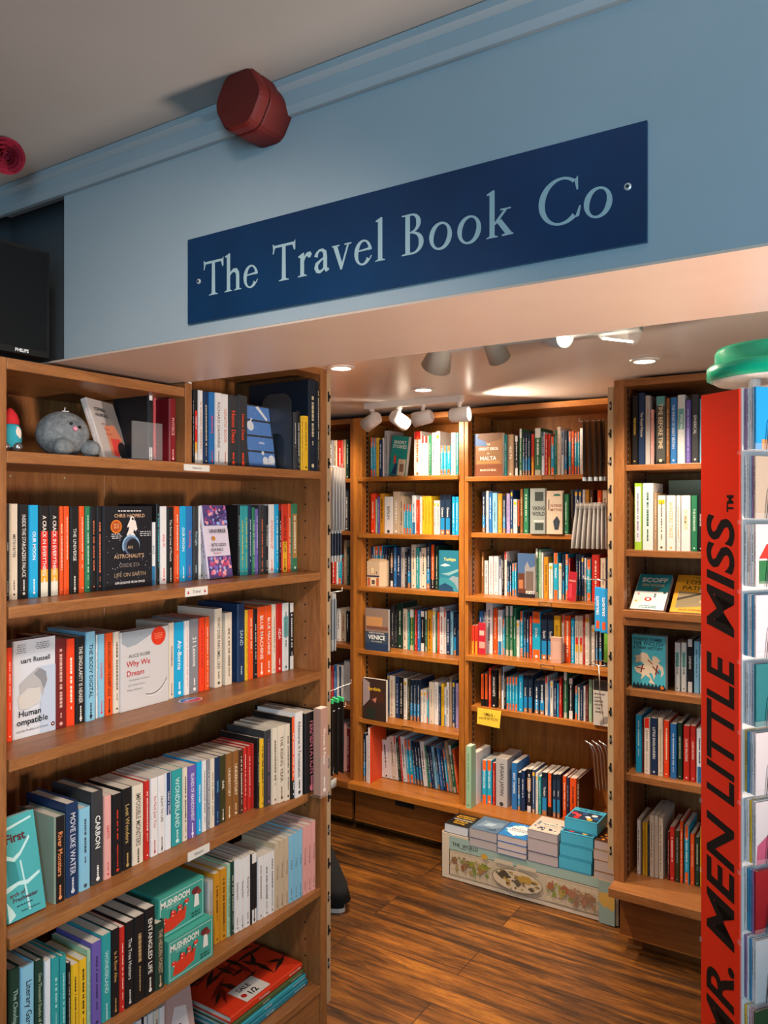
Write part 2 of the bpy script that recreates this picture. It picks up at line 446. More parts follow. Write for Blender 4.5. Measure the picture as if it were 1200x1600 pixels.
def cover_at(loc, w, h, th, rz, cover, label, base, title=None, spinecol='w', tilt=0.0, lean=0.0, hard=False, name='cover_display_book', pivot='l'):
    """a book showing its front cover towards azimuth rz (0 = +x, -90 = -y); tilt leans it back, lean tips it sideways"""
    o = book(th, h, w, spinecol, title, None, hard, cover=cover, seed=hash_(label), base=base, name=name)
    if hard: o.name = name
    t = math.radians(tilt)
    R = Matrix.Rotation(math.radians(rz), 4, 'Z') @ Matrix.Rotation(-t, 4, 'Y') @ Matrix.Rotation(math.radians(lean), 4, 'X') @ Matrix.Rotation(-math.pi / 2, 4, 'Z')
    up = th * math.sin(t) + (w * math.sin(math.radians(-lean)) if lean < 0 else 0)
    o.matrix_world = Matrix.Translation(Vector(loc) + Vector((0, 0, up + 0.0006))) @ R @ Matrix.Translation((0, -th / 2, 0))
    tag(o, label, 'book')
    return o
def face_book(axis, plane, s, z, x0, x1, yt, th, base, cover, label, title=None, spinecol='w', tilt=0.0, turn=0.0, lean=0.0, hard=False, name='cover_display_book'):
    """measured in photo columns on the plane of its cover"""
    if axis == 'x':
        X = plane - s; a, _ = on_x(x0, X); b, _ = on_x(x1, X); _, tm = on_x((x0 + x1) / 2, X); rz = 0; lo = (X, a, z)
    else:
        Y = plane + s; a, _ = on_y(x0, Y); b, _ = on_y(x1, Y); _, tm = on_y((x0 + x1) / 2, Y); rz = -90; lo = (a, Y, z)
    h = (zz(yt, tm) - z - 0.0005) / math.cos(math.radians(tilt))
    return cover_at(lo, b - a, h, th, rz + turn, cover, label, base, title, spinecol, tilt, lean, hard, name)

# ---------------------------------------------------------------- the room
def wbox(name, a, b, m):
    return struct(MB().box(a, b, m), name)
ZF, ZS, ZB = H + 0.72, H + 0.32, H + 0.487
wbox('floor', (-3.2, -1.7, -0.05), (1.7, 3.75, 0), M_FLOOR)
wbox('ceiling', (-3.2, -1.7, ZF), (1.7, 1.06, ZF + 0.05), M_CEIL)
wbox('ceiling_back_room', (-3.2, 1.385, ZB), (1.7, 3.75, ZB + 0.05), M_BCEIL)
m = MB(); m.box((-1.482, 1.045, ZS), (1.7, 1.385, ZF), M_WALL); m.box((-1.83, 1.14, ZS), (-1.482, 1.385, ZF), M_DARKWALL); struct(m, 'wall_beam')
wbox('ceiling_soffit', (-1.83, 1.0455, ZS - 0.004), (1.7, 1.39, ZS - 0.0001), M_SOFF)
wbox('wall_left', (-1.90, -1.7, 0), (-1.83, 1.99, ZF), M_DARKWALL)
wbox('wall_left_back_room', (-3.2, 1.39, 0), (-3.1, 3.75, ZB), M_DARKWALL)
wbox('wall_back', (-3.1, 3.68, 0), (1.6, 3.75, ZB), M_DARKWALL)
wbox('wall_right', (1.6, -1.7, 0), (1.7, 3.68, ZF), M_WALL)
wbox('wall_front', (-1.83, -1.78, 0), (1.6, -1.7, ZF), M_WALL)
# cornice moulding along the head of the beam
m = MB()
prof = [(0, 0), (0.010, 0.0), (0.018, 0.010), (0.018, 0.034), (0.030, 0.040), (0.030, 0.052), (0, 0.052)]
vs_ = []
for X in (-1.83, 1.6):
    vs_ += [(X, 1.045 - a, H + 0.667 + b) for a, b in prof]
n = len(prof)
m.add(vs_, [tuple(range(n)), tuple(range(2 * n - 1, n - 1, -1))] + [(i, n + i, n + (i + 1) % n, (i + 1) % n) for i in range(n)], M_WALL)
struct(m, 'trim_1')

# ---------------------------------------------------------------- the painted shop sign
SIGN_Y = 1.045 - 0.006
sg = empty('shop_sign', (-0.683, 1.0448, H + 0.4235))
tag(sg, 'long dark blue board with pale serif lettering, fixed to the beam', 'sign')
m, nt, bb = nodes('sign_blue_paint')
v = coords(nt, (1, 1, 1)); nz = noise(nt, v, 5, 3, 0.5)
nt.links.new(ramp(nt, nz, [(0.3, '072c4e'), (0.7, '0a385f')]), bb.inputs['Base Color']); bb.inputs['Roughness'].default_value = 0.42
M_SIGN = m
brd = MB(); brd.box((-0.4195, -0.006, -0.0785), (0.4195, 0, 0.0785), M_SIGN); brd.build('board', sg)
M_LET = flat('a9bdc0', 0.5, name='sign_lettering_paint')
class Glyphs:
    """hand-drawn roman capitals and small letters; unit = cap height"""
    def __init__(s): s.mb = MB(); s.x = 0; s.k = 1; s.y = 0; s.n = 0
    def P(s, pts):
        s.n += 1; l = -0.0062 - 0.000002 * (s.n % 40)
        s.mb.add([(s.x + a * s.k, l, s.y + b * s.k) for a, b in pts], [tuple(range(len(pts)))], M_LET)
    def stroke(s, pts):
        """pts: (x, y, width, nx, ny)"""
        s.n += 1; l = -0.0062 - 0.000002 * (s.n % 40); vs_ = []
        N = len(pts)
        for i, (x, y, w) in enumerate(pts):
            a = pts[max(0, i - 1)]; b = pts[min(N - 1, i + 1)]
            dx, dy = b[0] - a[0], b[1] - a[1]; q = math.hypot(dx, dy) or 1
            nx, ny = -dy / q, dx / q
            vs_ += [(s.x + (x + nx * w / 2) * s.k, l, s.y + (y + ny * w / 2) * s.k), (s.x + (x - nx * w / 2) * s.k, l, s.y + (y - ny * w / 2) * s.k)]
        s.mb.add(vs_, [(2 * i, 2 * i + 1, 2 * i + 3, 2 * i + 2) for i in range(N - 1)], M_LET)
    def ring(s, cx, cy, rx, ry, thick, thin, a0=0, a1=360, stress=20, n=40):
        """an O stroke: outer ellipse and an inner one, thin at the stress angle"""
        s.n += 1; l = -0.0062 - 0.000002 * (s.n % 40); vs_ = []
        for i in range(n + 1):
            t = math.radians(a0 + (a1 - a0) * i / n)
            w = thin + (thick - thin) * abs(math.cos(t - math.radians(180 - stress))) ** 1.6
            ox, oy = cx + rx * math.cos(t), cy + ry * math.sin(t)
            q = math.hypot(math.cos(t) / rx, math.sin(t) / ry)
            nx, ny = math.cos(t) / rx / q, math.sin(t) / ry / q
            vs_ += [(s.x + ox * s.k, l, s.y + oy * s.k), (s.x + (ox - nx * w) * s.k, l, s.y + (oy - ny * w) * s.k)]
        s.mb.add(vs_, [(2 * i, 2 * i + 1, 2 * i + 3, 2 * i + 2) for i in range(n)], M_LET)
    def serif(s, x, y, w, up=1, h=0.035):
        s.P([(x - w / 2, y), (x + w / 2, y), (x + w / 2, y + up * h * 0.5), (x + w * 0.26, y + up * h * 1.2), (x + w * 0.2, y + up * h * 2), (x - w * 0.2, y + up * h * 2), (x - w * 0.26, y + up * h * 1.2), (x - w / 2, y + up * h * 0.5)])
    def T(s):
        s.P([(0.33, 0), (0.47, 0), (0.46, 0.96), (0.34, 0.96)]); s.serif(0.40, 0, 0.36)
        s.P([(0.06, 0.93), (0.74, 0.93), (0.76, 1.0), (0.04, 1.0)])
        s.P([(0.04, 1.0), (0.0, 0.78), (0.035, 0.77), (0.09, 0.93), (0.14, 0.94)]); s.P([(0.76, 1.0), (0.80, 1.06), (0.80, 0.79), (0.76, 0.77), (0.70, 0.93)])
        s.P([(0.0, 1.04), (0.03, 1.04), (0.09, 0.95), (0.02, 0.9)])
    def h(s):
        s.P([(0.07, 0), (0.20, 0), (0.20, 1.08), (0.17, 1.10), (0.0, 1.03), (0.0, 1.0), (0.07, 0.99)]); s.serif(0.13, 0, 0.30)
        s.stroke([(0.18, 0.46, 0.05), (0.25, 0.54, 0.07), (0.34, 0.585, 0.10), (0.42, 0.57, 0.13), (0.48, 0.49, 0.13), (0.49, 0.38, 0.125), (0.49, 0.02, 0.125)])
        s.serif(0.49, 0, 0.28)
    def e(s):
        s.ring(0.27, 0.30, 0.27, 0.325, 0.13, 0.045, 62, 322, 14)
        s.ring(0.27, 0.30, 0.27, 0.325, 0.12, 0.05, 8, 62, 20, 12)
        s.P([(0.06, 0.335), (0.10, 0.37), (0.53, 0.41), (0.535, 0.345), (0.50, 0.345)])
        s.P([(0.42, 0.07), (0.49, 0.10), (0.545, 0.19), (0.52, 0.20)])
    def r(s):
        s.P([(0.07, 0), (0.20, 0), (0.20, 0.62), (0.17, 0.64), (0.0, 0.56), (0.0, 0.53), (0.07, 0.51)]); s.serif(0.14, 0, 0.32)
        s.stroke([(0.18, 0.42, 0.05), (0.23, 0.52, 0.06), (0.30, 0.58, 0.085), (0.38, 0.575, 0.13), (0.43, 0.52, 0.10)])
        s.ring(0.375, 0.54, 0.065, 0.07, 0.064, 0.064, 0, 360, 0, 16)
    def a(s):
        s.stroke([(0.07, 0.44, 0.13), (0.10, 0.53, 0.09), (0.18, 0.60, 0.065), (0.28, 0.60, 0.08), (0.36, 0.53, 0.12), (0.375, 0.42, 0.125), (0.375, 0.12, 0.125), (0.42, 0.05, 0.11), (0.50, 0.07, 0.05)])
        s.stroke([(0.36, 0.40, 0.05), (0.22, 0.33, 0.06), (0.10, 0.25, 0.11), (0.075, 0.15, 0.13), (0.12, 0.06, 0.11), (0.20, 0.03, 0.08), (0.29, 0.07, 0.06), (0.36, 0.14, 0.05)])
    def v(s):
        s.P([(0.03, 0.62), (0.17, 0.62), (0.32, 0.16), (0.27, -0.02)]); s.P([(0.27, -0.02), (0.32, -0.02), (0.55, 0.62), (0.49, 0.62), (0.30, 0.10)])
        s.P([(0.0, 0.60), (0.24, 0.60), (0.24, 0.635), (0.0, 0.635)]); s.P([(0.40, 0.60), (0.62, 0.60), (0.62, 0.635), (0.40, 0.635)])
    def l(s):
        s.P([(0.07, 0), (0.20, 0), (0.20, 1.08), (0.17, 1.10), (0.0, 1.03), (0.0, 1.0), (0.07, 0.99)]); s.serif(0.135, 0, 0.30)
    def B(s):
        s.P([(0.10, 0), (0.235, 0), (0.235, 1.0), (0.10, 1.0)])
        s.P([(0.0, 0), (0.30, 0), (0.30, 0.05), (0.0, 0.035)]); s.P([(0.0, 1.0), (0.30, 1.0), (0.30, 0.95), (0.0, 0.965)])
        s.ring(0.28, 0.765, 0.26, 0.235, 0.13, 0.045, -90, 90, 0, 20); s.ring(0.30, 0.275, 0.32, 0.275, 0.14, 0.045, -90, 90, 0, 20)
        s.P([(0.2, 0.52), (0.34, 0.52), (0.34, 0.56), (0.2, 0.56)])
    def o(s):
        s.ring(0.31, 0.305, 0.31, 0.335, 0.13, 0.05, 0, 360, 18, 44)
    def k_(s):
        s.P([(0.07, 0), (0.20, 0), (0.20, 1.08), (0.17, 1.10), (0.0, 1.03), (0.0, 1.0), (0.07, 0.99)]); s.serif(0.135, 0, 0.30)
        s.P([(0.18, 0.33), (0.18, 0.28), (0.24, 0.30), (0.50, 0.58), (0.44, 0.61)]); s.P([(0.34, 0.595), (0.60, 0.595), (0.60, 0.63), (0.34, 0.63)])
        s.P([(0.25, 0.34), (0.36, 0.40), (0.62, 0.05), (0.66, 0.035), (0.66, 0.0), (0.38, 0.0), (0.38, 0.035), (0.46, 0.05)])
    def C(s):
        s.ring(0.52, 0.50, 0.52, 0.525, 0.15, 0.055, 52, 310, 10, 44)
        s.P([(0.82, 0.90), (0.90, 0.985), (0.905, 0.68), (0.87, 0.68)]); s.P([(0.83, 0.085), (0.93, 0.33), (0.965, 0.32), (0.925, 0.10)])
    def dot(s): s.ring(0, 0, 0.07, 0.07, 0.068, 0.068, 0, 360, 0, 16)
G = Glyphs()
CAPH = 0.0625; G.k = CAPH; G.y = -0.0335
def put(word, x0, x1):
    """each word set between the measured ends; advances in cap heights"""
    adv = {'T': 0.80, 'h': 0.66, 'e': 0.58, 'r': 0.47, 'a': 0.53, 'v': 0.63, 'l': 0.30, 'B': 0.68, 'o': 0.67, 'k': 0.66, 'C': 1.02}
    kern = {'Tr': -0.02, 'Th': 0.02}
    tot = 0; pos = []
    for i, ch in enumerate(word):
        pos.append(tot); tot += adv[ch]
    tot -= 0.04
    fx = (x1 - x0) / (tot * CAPH)
    for ch, p in zip(word, pos):
        G.x = x0 + p * CAPH * fx + 0.683
        getattr(G, 'k_' if ch == 'k' else ch)()
    G.mb.build('painted_word', sg); G.mb = MB()
put('The', -1.061, -0.926); put('Travel', -0.895, -0.664); put('Book', -0.634, -0.446); put('Co', -0.411, -0.307)
for px, py in ((311, 440), (981, 292)):
    X, t = on_y(px, SIGN_Y); z = zz(py, t)
    q = MB(); q.lathe([(0.0048, 0), (0.0048, 0.0014), (0.0034, 0.0022), (0.0008, 0.0024)], Matrix.Rotation(math.pi / 2, 4, 'X'), flat('cfd4d4', 0.3, 0.4), 16)
    q.lathe([(0.0022, 0.0022), (0.0022, 0.0028)], Matrix.Rotation(math.pi / 2, 4, 'X'), flat('1a2430', 0.5), 12)
    q.build('screw_cap', sg, loc=(X + 0.683, -0.006, z - (H + 0.4235)))

# ---------------------------------------------------------------- bookcases
def board(root, name, a, b, m):
    """a board with softened front edges"""
    mb = MB(); mb.box(a, b, m); o = mb.build(name, root)
    bv = o.modifiers.new('soft_edge', 'BEVEL'); bv.width = 0.0018; bv.segments = 2
    return o
def slot_strip(root, x0, x1, y0, y1, z0, z1, axis):
    mb = MB(); mt = flat('b59a78', 0.4, name='beige_metal_strip')
    mb.box((x0, y0, z0), (x1, y1, z1), mt)
    z = z1 - 0.07; k = 0
    dk = flat('151312', 0.6); st = flat('b8b8b4', 0.3, 0.7)
    while z > z0 + 0.05:
        if axis == 'x':
            ym = y0 + (y1 - y0) * 0.5
            mb.box((x1 - 0.0005, ym - 0.0035, z - 0.016), (x1 + 0.0008, ym + 0.0035, z + 0.016), dk)
            mb.box((x1, ym - 0.002, z - 0.006), (x1 + 0.006, ym + 0.003, z + 0.004), st if k % 2 else dk)
        else:
            xm = (x0 + x1) / 2
            mb.box((xm - 0.0035, y0 - 0.0008, z - 0.016), (xm + 0.0035, y0 + 0.0005, z + 0.016), dk)
            mb.box((xm - 0.006, y0 - 0.006, z - 0.006), (xm + 0.002, y0, z + 0.004), dk if k % 2 else st)
        z -= 0.104; k += 1
    return mb.build('slotted_strip', root)
# the long bookcase under the beam
LX, LXB = -1.47, -1.80
lb = empty('long_bookcase', (-1.635, 1.42, 0))
def L(a, b): return ((a[0] + 1.635, a[1] - 1.42, a[2]), (b[0] + 1.635, b[1] - 1.42, b[2]))
def lboard(name, a, b, ax): a, b = L(a, b); return board(lb, name, a, b, OAK[ax])
tag(lb, 'long oak bookcase of science and nature books, passing under the beam', 'bookcase')
LY0, LY1, LY2, LY3 = 0.908, 1.392, 1.930, 1.962
LS = [H + 0.115, H - 0.195, H - 0.500, H - 0.855, H - 1.165, H - 1.464]
lboard('side_panel', (LXB, LY0 - 0.024, 0), (LX, LY0, H + 0.30), 'z')
sp = lboard('side_panel', (LXB, LY2, 0), (LX, LY3, H + 0.4325), 'z')
lboard('back_panel', (LXB - 0.012, LY0 - 0.024, 0), (LXB, LY1, H + 0.30), 'z'); lboard('back_panel', (LXB - 0.012, LY1, 0), (LXB, LY3, H + 0.4325), 'z')
lboard('top_board', (LXB, LY0, H + 0.277), (LX, LY1 - 0.016, H + 0.30), 'y'); lboard('top_board', (LXB, LY1, H + 0.412), (LX, LY2, H + 0.4325), 'y')
lboard('divider_panel', (LXB, LY1 - 0.014, LS[0]), (LX - 0.001, LY1 + 0.008, H + 0.3135), 'z')
TH = 0.024
for i, z in enumerate(LS):
    if i in (0,):
        lboard('shelf', (LXB, LY0, z - TH), (LX, LY2, z), 'y')
    elif i == 1:
        lboard('shelf', (LXB, LY0 + 0.004, z - TH), (LX, LY1 - 0.004, z), 'y'); lboard('shelf', (LXB, LY1 - 0.002, z - TH), (LX - 0.001, LY2, z), 'y')
    elif i == 3:
        lboard('shelf', (LXB, LY0 + 0.006, z - TH), (LX, 1.868, z), 'y'); lboard('shelf', (LXB, 1.869, z - TH), (LX - 0.02, LY2, z), 'y')
    else:
        lboard('shelf', (LXB, LY0 + 0.005, z - TH), (LX, LY2, z), 'y')
lboard('plinth', (LXB + 0.03, LY0, 0), (LX - 0.004, LY2, LS[5] - TH - 0.002), 'y')
hm = MB()
z = 0.25
while z < H + 0.38:
    for X in (-1.53, -1.74):
        a, _ = L((X, LY2 - 0.0006, z), (0, 0, 0))
        hm.lathe([(0.003, 0), (0.003, 0.0006)], Matrix.Translation(a) @ Matrix.Rotation(math.pi / 2, 4, 'X'), flat('2a1a10', 0.7), 8)
    z += 0.052
hm.build('shelf_pin_holes', lb)
hm = MB()
for y in (1.0, 1.12, 1.27):
    for zc in (1.72, 1.40, 1.08):
        a, _ = L((LXB + 0.0005, y, zc), (0, 0, 0))
        hm.lathe([(0.003, 0), (0.003, 0.001)], Matrix.Translation(a) @ Matrix.Rotation(math.pi / 2, 4, 'Y'), flat('b8a888', 0.5), 8)
hm.build('screw_heads', lb)
a, b = L((LX - 0.022, LY3, 0.1), (LX - 0.003, LY3 + 0.023, H + 0.42)); slot_strip(lb, a[0], b[0], a[1], b[1], a[2], b[2], 'x')

def unit(name, label, X0, X1, Yf, depth, zs, ztop, wl, wr, mats, base=True, lip=0.05, drawer=None):
    """bookcase facing the camera room. zs: [(height, recess, thickness)]"""
    r = empty(name, ((X0 + X1) / 2, Yf + depth / 2, 0)); ox, oy = (X0 + X1) / 2, Yf + depth / 2
    tag(r, label, 'bookcase')
    def bd(nm, a, b, ax, mm=None):
        return board(r, nm, (a[0] - ox, a[1] - oy, a[2]), (b[0] - ox, b[1] - oy, b[2]), (mm or mats)[ax])
    zb = H - 1.384
    bd('side_panel', (X0, Yf, zb - (0 if base else 0)), (X0 + wl, Yf + depth, ztop), 'z'); bd('side_panel', (X1 - wr, Yf, zb), (X1, Yf + depth, ztop), 'z')
    bd('back_panel', (X0, Yf + depth, 0), (X1, Yf + depth + 0.012, ztop), 'z')
    bd('top_board', (X0 + wl, Yf, ztop - 0.026), (X1 - wr, Yf + depth, ztop), 'x')
    for z, rc, th in zs:
        bd('shelf', (X0 + wl + (0.0 if rc >= 0 else -0.012), Yf + rc, z - th), (X1 - wr, Yf + depth, z), 'x')
    bd('base_shelf', (X0, Yf - lip, zb - 0.032), (X1, Yf + depth, zb), 'x')
    # metal shelf standards in the side panels
    st = MB(); sm = flat('1c1410', 0.6); dt = flat('c8a878', 0.4, 0.3)
    for xx in (X0 + wl + 0.0012, X1 - wr - 0.0012):
        for yy in (0.05, depth - 0.06):
            st.box((xx - 0.001 - ox, Yf + yy - 0.006 - oy, zb + 0.01), (xx + 0.001 - ox, Yf + yy + 0.006 - oy, ztop - 0.03), sm)
            z = zb + 0.03
            while z < ztop - 0.05:
                st.box((xx - 0.0015 - ox, Yf + yy - 0.003 - oy, z), (xx + 0.0015 - ox, Yf + yy + 0.003 - oy, z + 0.008), dt); z += 0.025
    st.build('shelf_standard', r)
    return r, bd
ZT = H + 0.462
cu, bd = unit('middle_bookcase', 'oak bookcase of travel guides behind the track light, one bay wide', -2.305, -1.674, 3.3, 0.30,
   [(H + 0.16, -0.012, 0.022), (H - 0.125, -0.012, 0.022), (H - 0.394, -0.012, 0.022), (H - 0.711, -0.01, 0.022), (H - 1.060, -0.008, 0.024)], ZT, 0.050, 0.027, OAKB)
def drawer(bd, r, X0, X1, Y, ox, oy, notch=None, z0=H - 1.589, z1=H - 1.43):
    mb = MB(); w = OAKD['x']
    mb.box((X0 - ox, Y - oy, z0), (X1 - ox, Y + 0.02 - oy, z1), w)
    if notch: mb.box((notch - 0.055 - ox, Y - 0.0012 - oy, z1 - 0.034), (notch + 0.055 - ox, Y + 0.004 - oy, z1), flat('120d0b', 0.8))
    mb.box((X0 - ox, Y - 0.002 - oy, z0), (X1 - ox, Y - oy, z0 + 0.004), OAKB['x'])
    mb.build('drawer_front', r)
drawer(bd, cu, -2.296, -1.678, 3.305, -1.9895, 3.45, -2.0)
bd('plinth', (-2.3, 3.38, 0), (-1.68, 3.4, H - 1.59), 'x', OAKD)
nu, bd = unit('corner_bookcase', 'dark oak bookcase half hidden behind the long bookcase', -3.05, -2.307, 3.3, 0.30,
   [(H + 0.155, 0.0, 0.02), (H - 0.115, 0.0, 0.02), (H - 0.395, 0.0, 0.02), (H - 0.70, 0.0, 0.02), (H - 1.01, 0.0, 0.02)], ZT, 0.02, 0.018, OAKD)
drawer(bd, nu, -3.04, -2.318, 3.305, -2.6785, 3.45)
bd('plinth', (-3.04, 3.38, 0), (-2.31, 3.4, H - 1.59), 'x', OAKD)
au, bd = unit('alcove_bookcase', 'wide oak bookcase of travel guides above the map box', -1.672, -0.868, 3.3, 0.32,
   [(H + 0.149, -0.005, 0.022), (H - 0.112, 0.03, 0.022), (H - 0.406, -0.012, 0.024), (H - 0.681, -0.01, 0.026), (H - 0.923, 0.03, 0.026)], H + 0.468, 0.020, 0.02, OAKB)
drawer(bd, au, -1.668, -0.872, 3.305, -1.27, 3.46)
bd('plinth', (-1.66, 3.38, 0), (-0.88, 3.4, H - 1.59), 'x', OAKD)
eu, bd = unit('front_bookcase', 'brown oak bookcase of British history books beside the red spinner', -0.864, -0.06, 2.93, 0.36,
   [(H + 0.163, 0.02, 0.022), (H - 0.153, 0.02, 0.024), (H - 0.668, 0.02, 0.026), (H - 0.985, 0.02, 0.026)], H + 0.478, 0.038, 0.03, OAK, lip=0.07)
bd('display_ledge', (-0.826, 2.925, H - 0.43), (-0.09, 3.28, H - 0.388), 'x'); bd('ledge_lip', (-0.826, 2.915, H - 0.40), (-0.09, 2.93, H - 0.372), 'x')
drawer(bd, eu, -0.845, -0.08, 2.945, -0.462, 3.11)
bd('plinth', (-0.83, 3.0, 0), (-0.08, 3.02, H - 1.59), 'x', OAKD)
slot_strip(eu, -0.888 + 0.462, -0.866 + 0.462, 2.935 - 3.11, 2.95 - 3.11, H - 1.35, H + 0.455, 'y')

# ---------------------------------------------------------------- the rows of books
LBN = 'long bookcase '
def T(s): return s
# top shelf of the long bookcase
row(LBN + 'top shelf', 'x', LX, (0.05, 0.05), LS[0], [
 (294, 300.5, 597, 'w', 'STEPHEN HAWKING', 'e8283c', 'X s=-0.03'), (301, 303.4, 609, 'k'), (303.4, 309.5, 609, 'cr4', 'THE BEST OF', 'd8d8d8', 'd=0.13'), (310, 317.5, 610, 'w', None, 'b88040'),
 (318, 326, 612, 'n', None, 'd8c898'), (327, 336, 613, 'b', 'Spacefaring', 'e85038'), (336.5, 347, 614, 'w', 'RICHARD DAWKINS', '6a5648', 'X'), (347, 357, 616, 'w', 'GENETIC BOOK', 'c87850'),
 (357.5, 372, 618, 'dg', 'Homo Deus', 'f04a24'), (372.5, 387, 618, 'dg', 'Homo Deus', 'f04a24')], 'science paperbacks on the top shelf')
row(LBN + 'top shelf far end', 'x', LX, (0.05, 0.05), LS[0], [
 (459, 464, 644, 'dg', None, None, 's=-0.046'), (464, 469.5, 642, 'k', None, None, 's=-0.046'), (470.5, 474, 650, 'y', None, None, 's=-0.046'), (474, 482, 650, 'y', None, None, 's=-0.046'), (482.5, 494.5, 594, 'dn', None, 'd8c8a0', 's=-0.047 d=0.24'), (495.3, 499.3, 596, 'k', None, None, 's=-0.05 d=0.24')], 'science paperbacks on the top shelf', d=0.11)
# second shelf
row(LBN + 'second shelf', 'x', LX, (0.105, 0.105), LS[1], [
 (9, 15, 788, 'k', 'STARBORN'), (15.5, 28.5, 787, 'cr', 'METEORITES', '2a2624'), (29.5, 45, 788, 'k', 'INSIDE THE STARGAZERS PALACE'), (46, 60.5, 789, 'c', 'OUR MOON'),
 (61.5, 77, 790, 'cr4', 'A CRACK IN EVERYTHING'), (77.5, 92.5, 790, 'cr4', 'A CRACK IN EVERYTHING'), (93.5, 99.5, 791, 'o'), (100.5, 109, 791, 'o'), (110, 123.5, 791, 'k', 'THE UNIVERSE'),
 (124.3, 132.5, 791, 'o'), (133.5, 141.5, 791, 'gn'), (142, 151, 791, 'k', None, 'e87850'), (151.5, 160.5, 791, 'k', None, 'e87850')], 'space paperbacks on the second shelf')
row(LBN + 'second shelf middle', 'x', LX, (0.11, 0.13), LS[1], [
 (235.5, 244, 816, 'wb', 'SPACE'), (244.5, 250, 787, 'k', None, '50b0c0'), (251, 261, 791, 'w', 'what if?', 'd82030'), (262, 271.5, 792, 'k', 'The Secret Lives of Planets'),
 (273, 281, 791, 'o'), (281.5, 291.5, 791, 'c', 'OUR MOON'), (292, 301, 791, 'b', 'Spacefaring', 'e86038'), (302, 310.5, 791, 'dg', 'First Light', 'a8c8d0'), (311, 319.5, 791, 'w', 'IS MATHS REAL?', '2a2624'), (320, 326, 791, 'cr')], 'space paperbacks on the second shelf')
row(LBN + 'second shelf far end', 'x', LX, (0.12, 0.084), LS[1], [
 (372, 375.6, 790, 'k'), (376, 381.5, 790, 't', None, 'e8c040'), (382, 388, 790, 't', None, 'e8c040'), (388.5, 394, 790, 'n'), (394.5, 399, 793, 'gn'), (399.5, 404, 795, 'p'), (405, 414, 789, 'dg', None, 'e07050'), (414.5, 420, 790, 'k', 'The Art of Explanation'),
 (420.5, 429, 788, 'w', 'STANDING UP', 'e85838'), (430, 436, 788, 'c'), (436.5, 440, 798, 'k'), (440.5, 449.5, 788, 'ry', 'HOW TO SOLVE', '3a2418'), (450.5, 455, 787, 'o'), (456, 465, 787, 'ab')], 'space paperbacks on the second shelf')
# third shelf
row(LBN + 'third shelf', 'x', LX, (0.115, 0.12), LS[2], [
 (10.5, 20, 1012, 'pn')], 'ideas paperbacks on the third shelf')
row(LBN + 'third shelf middle', 'x', LX, (0.115, 0.12), LS[2], [
 (86.5, 103.5, 998, 'm', None, 'd8a898'), (104.5, 117.5, 998, 'pn'), (118.5, 133.5, 995, 'k', 'THE SINGULARITY IS NEARER'), (134.5, 149.5, 987, 'lb', 'THE BODY DIGITAL', '16222c', 's=-0.004'), (150, 153, 992, 'w'),
 (153.5, 164, 991, 'lb', 'Irresistible', 'd82848'), (164.5, 176.8, 989, 'o', 'REACHING DOWN THE RABBIT HOLE', '3a1c10'), (177.3, 188, 987, 'cr')], 'ideas paperbacks on the third shelf')
row(LBN + 'third shelf far end', 'x', LX, (0.12, 0.096), LS[2], [
 (264, 272.5, 973, 'cr', 'WONDERING', '3a3c58'), (273, 287.7, 972, 'c', 'Air-Borne'), (288.3, 296.5, 970, 'w', None, 'e07868'), (297, 310.5, 967, 'g', '21 Lessons'), (311.5, 320, 965, 'pn', None, 'c83038'), (321, 327.5, 964, 'o'),
 (336, 347.5, 951, 'cr', 'WHAT DOES RAIN SMELL LIKE?', '3a3634', 'd=0.15'), (352.5, 363, 957, 'cr'), (371.5, 383, 943, 'n', 'SAND', 'a8bcc8', 'H d=0.16'), (383.5, 388, 953, 'y'), (388.5, 396, 952, 'o'), (396.5, 402.7, 952, 'k'),
 (403, 414.5, 948, 'o', 'BLUE MACHINE', 'f0e8e0'), (415, 425, 946, 'o', 'BLUE MACHINE', 'f0e8e0'), (425.5, 431.5, 944, 'cr'), (432, 441.5, 943, 'r', 'ADA', 'f0e0d8'), (442, 451.5, 942, 'wc', None, '607880'), (452, 459.5, 942, 'bw')], 'ideas paperbacks on the third shelf')
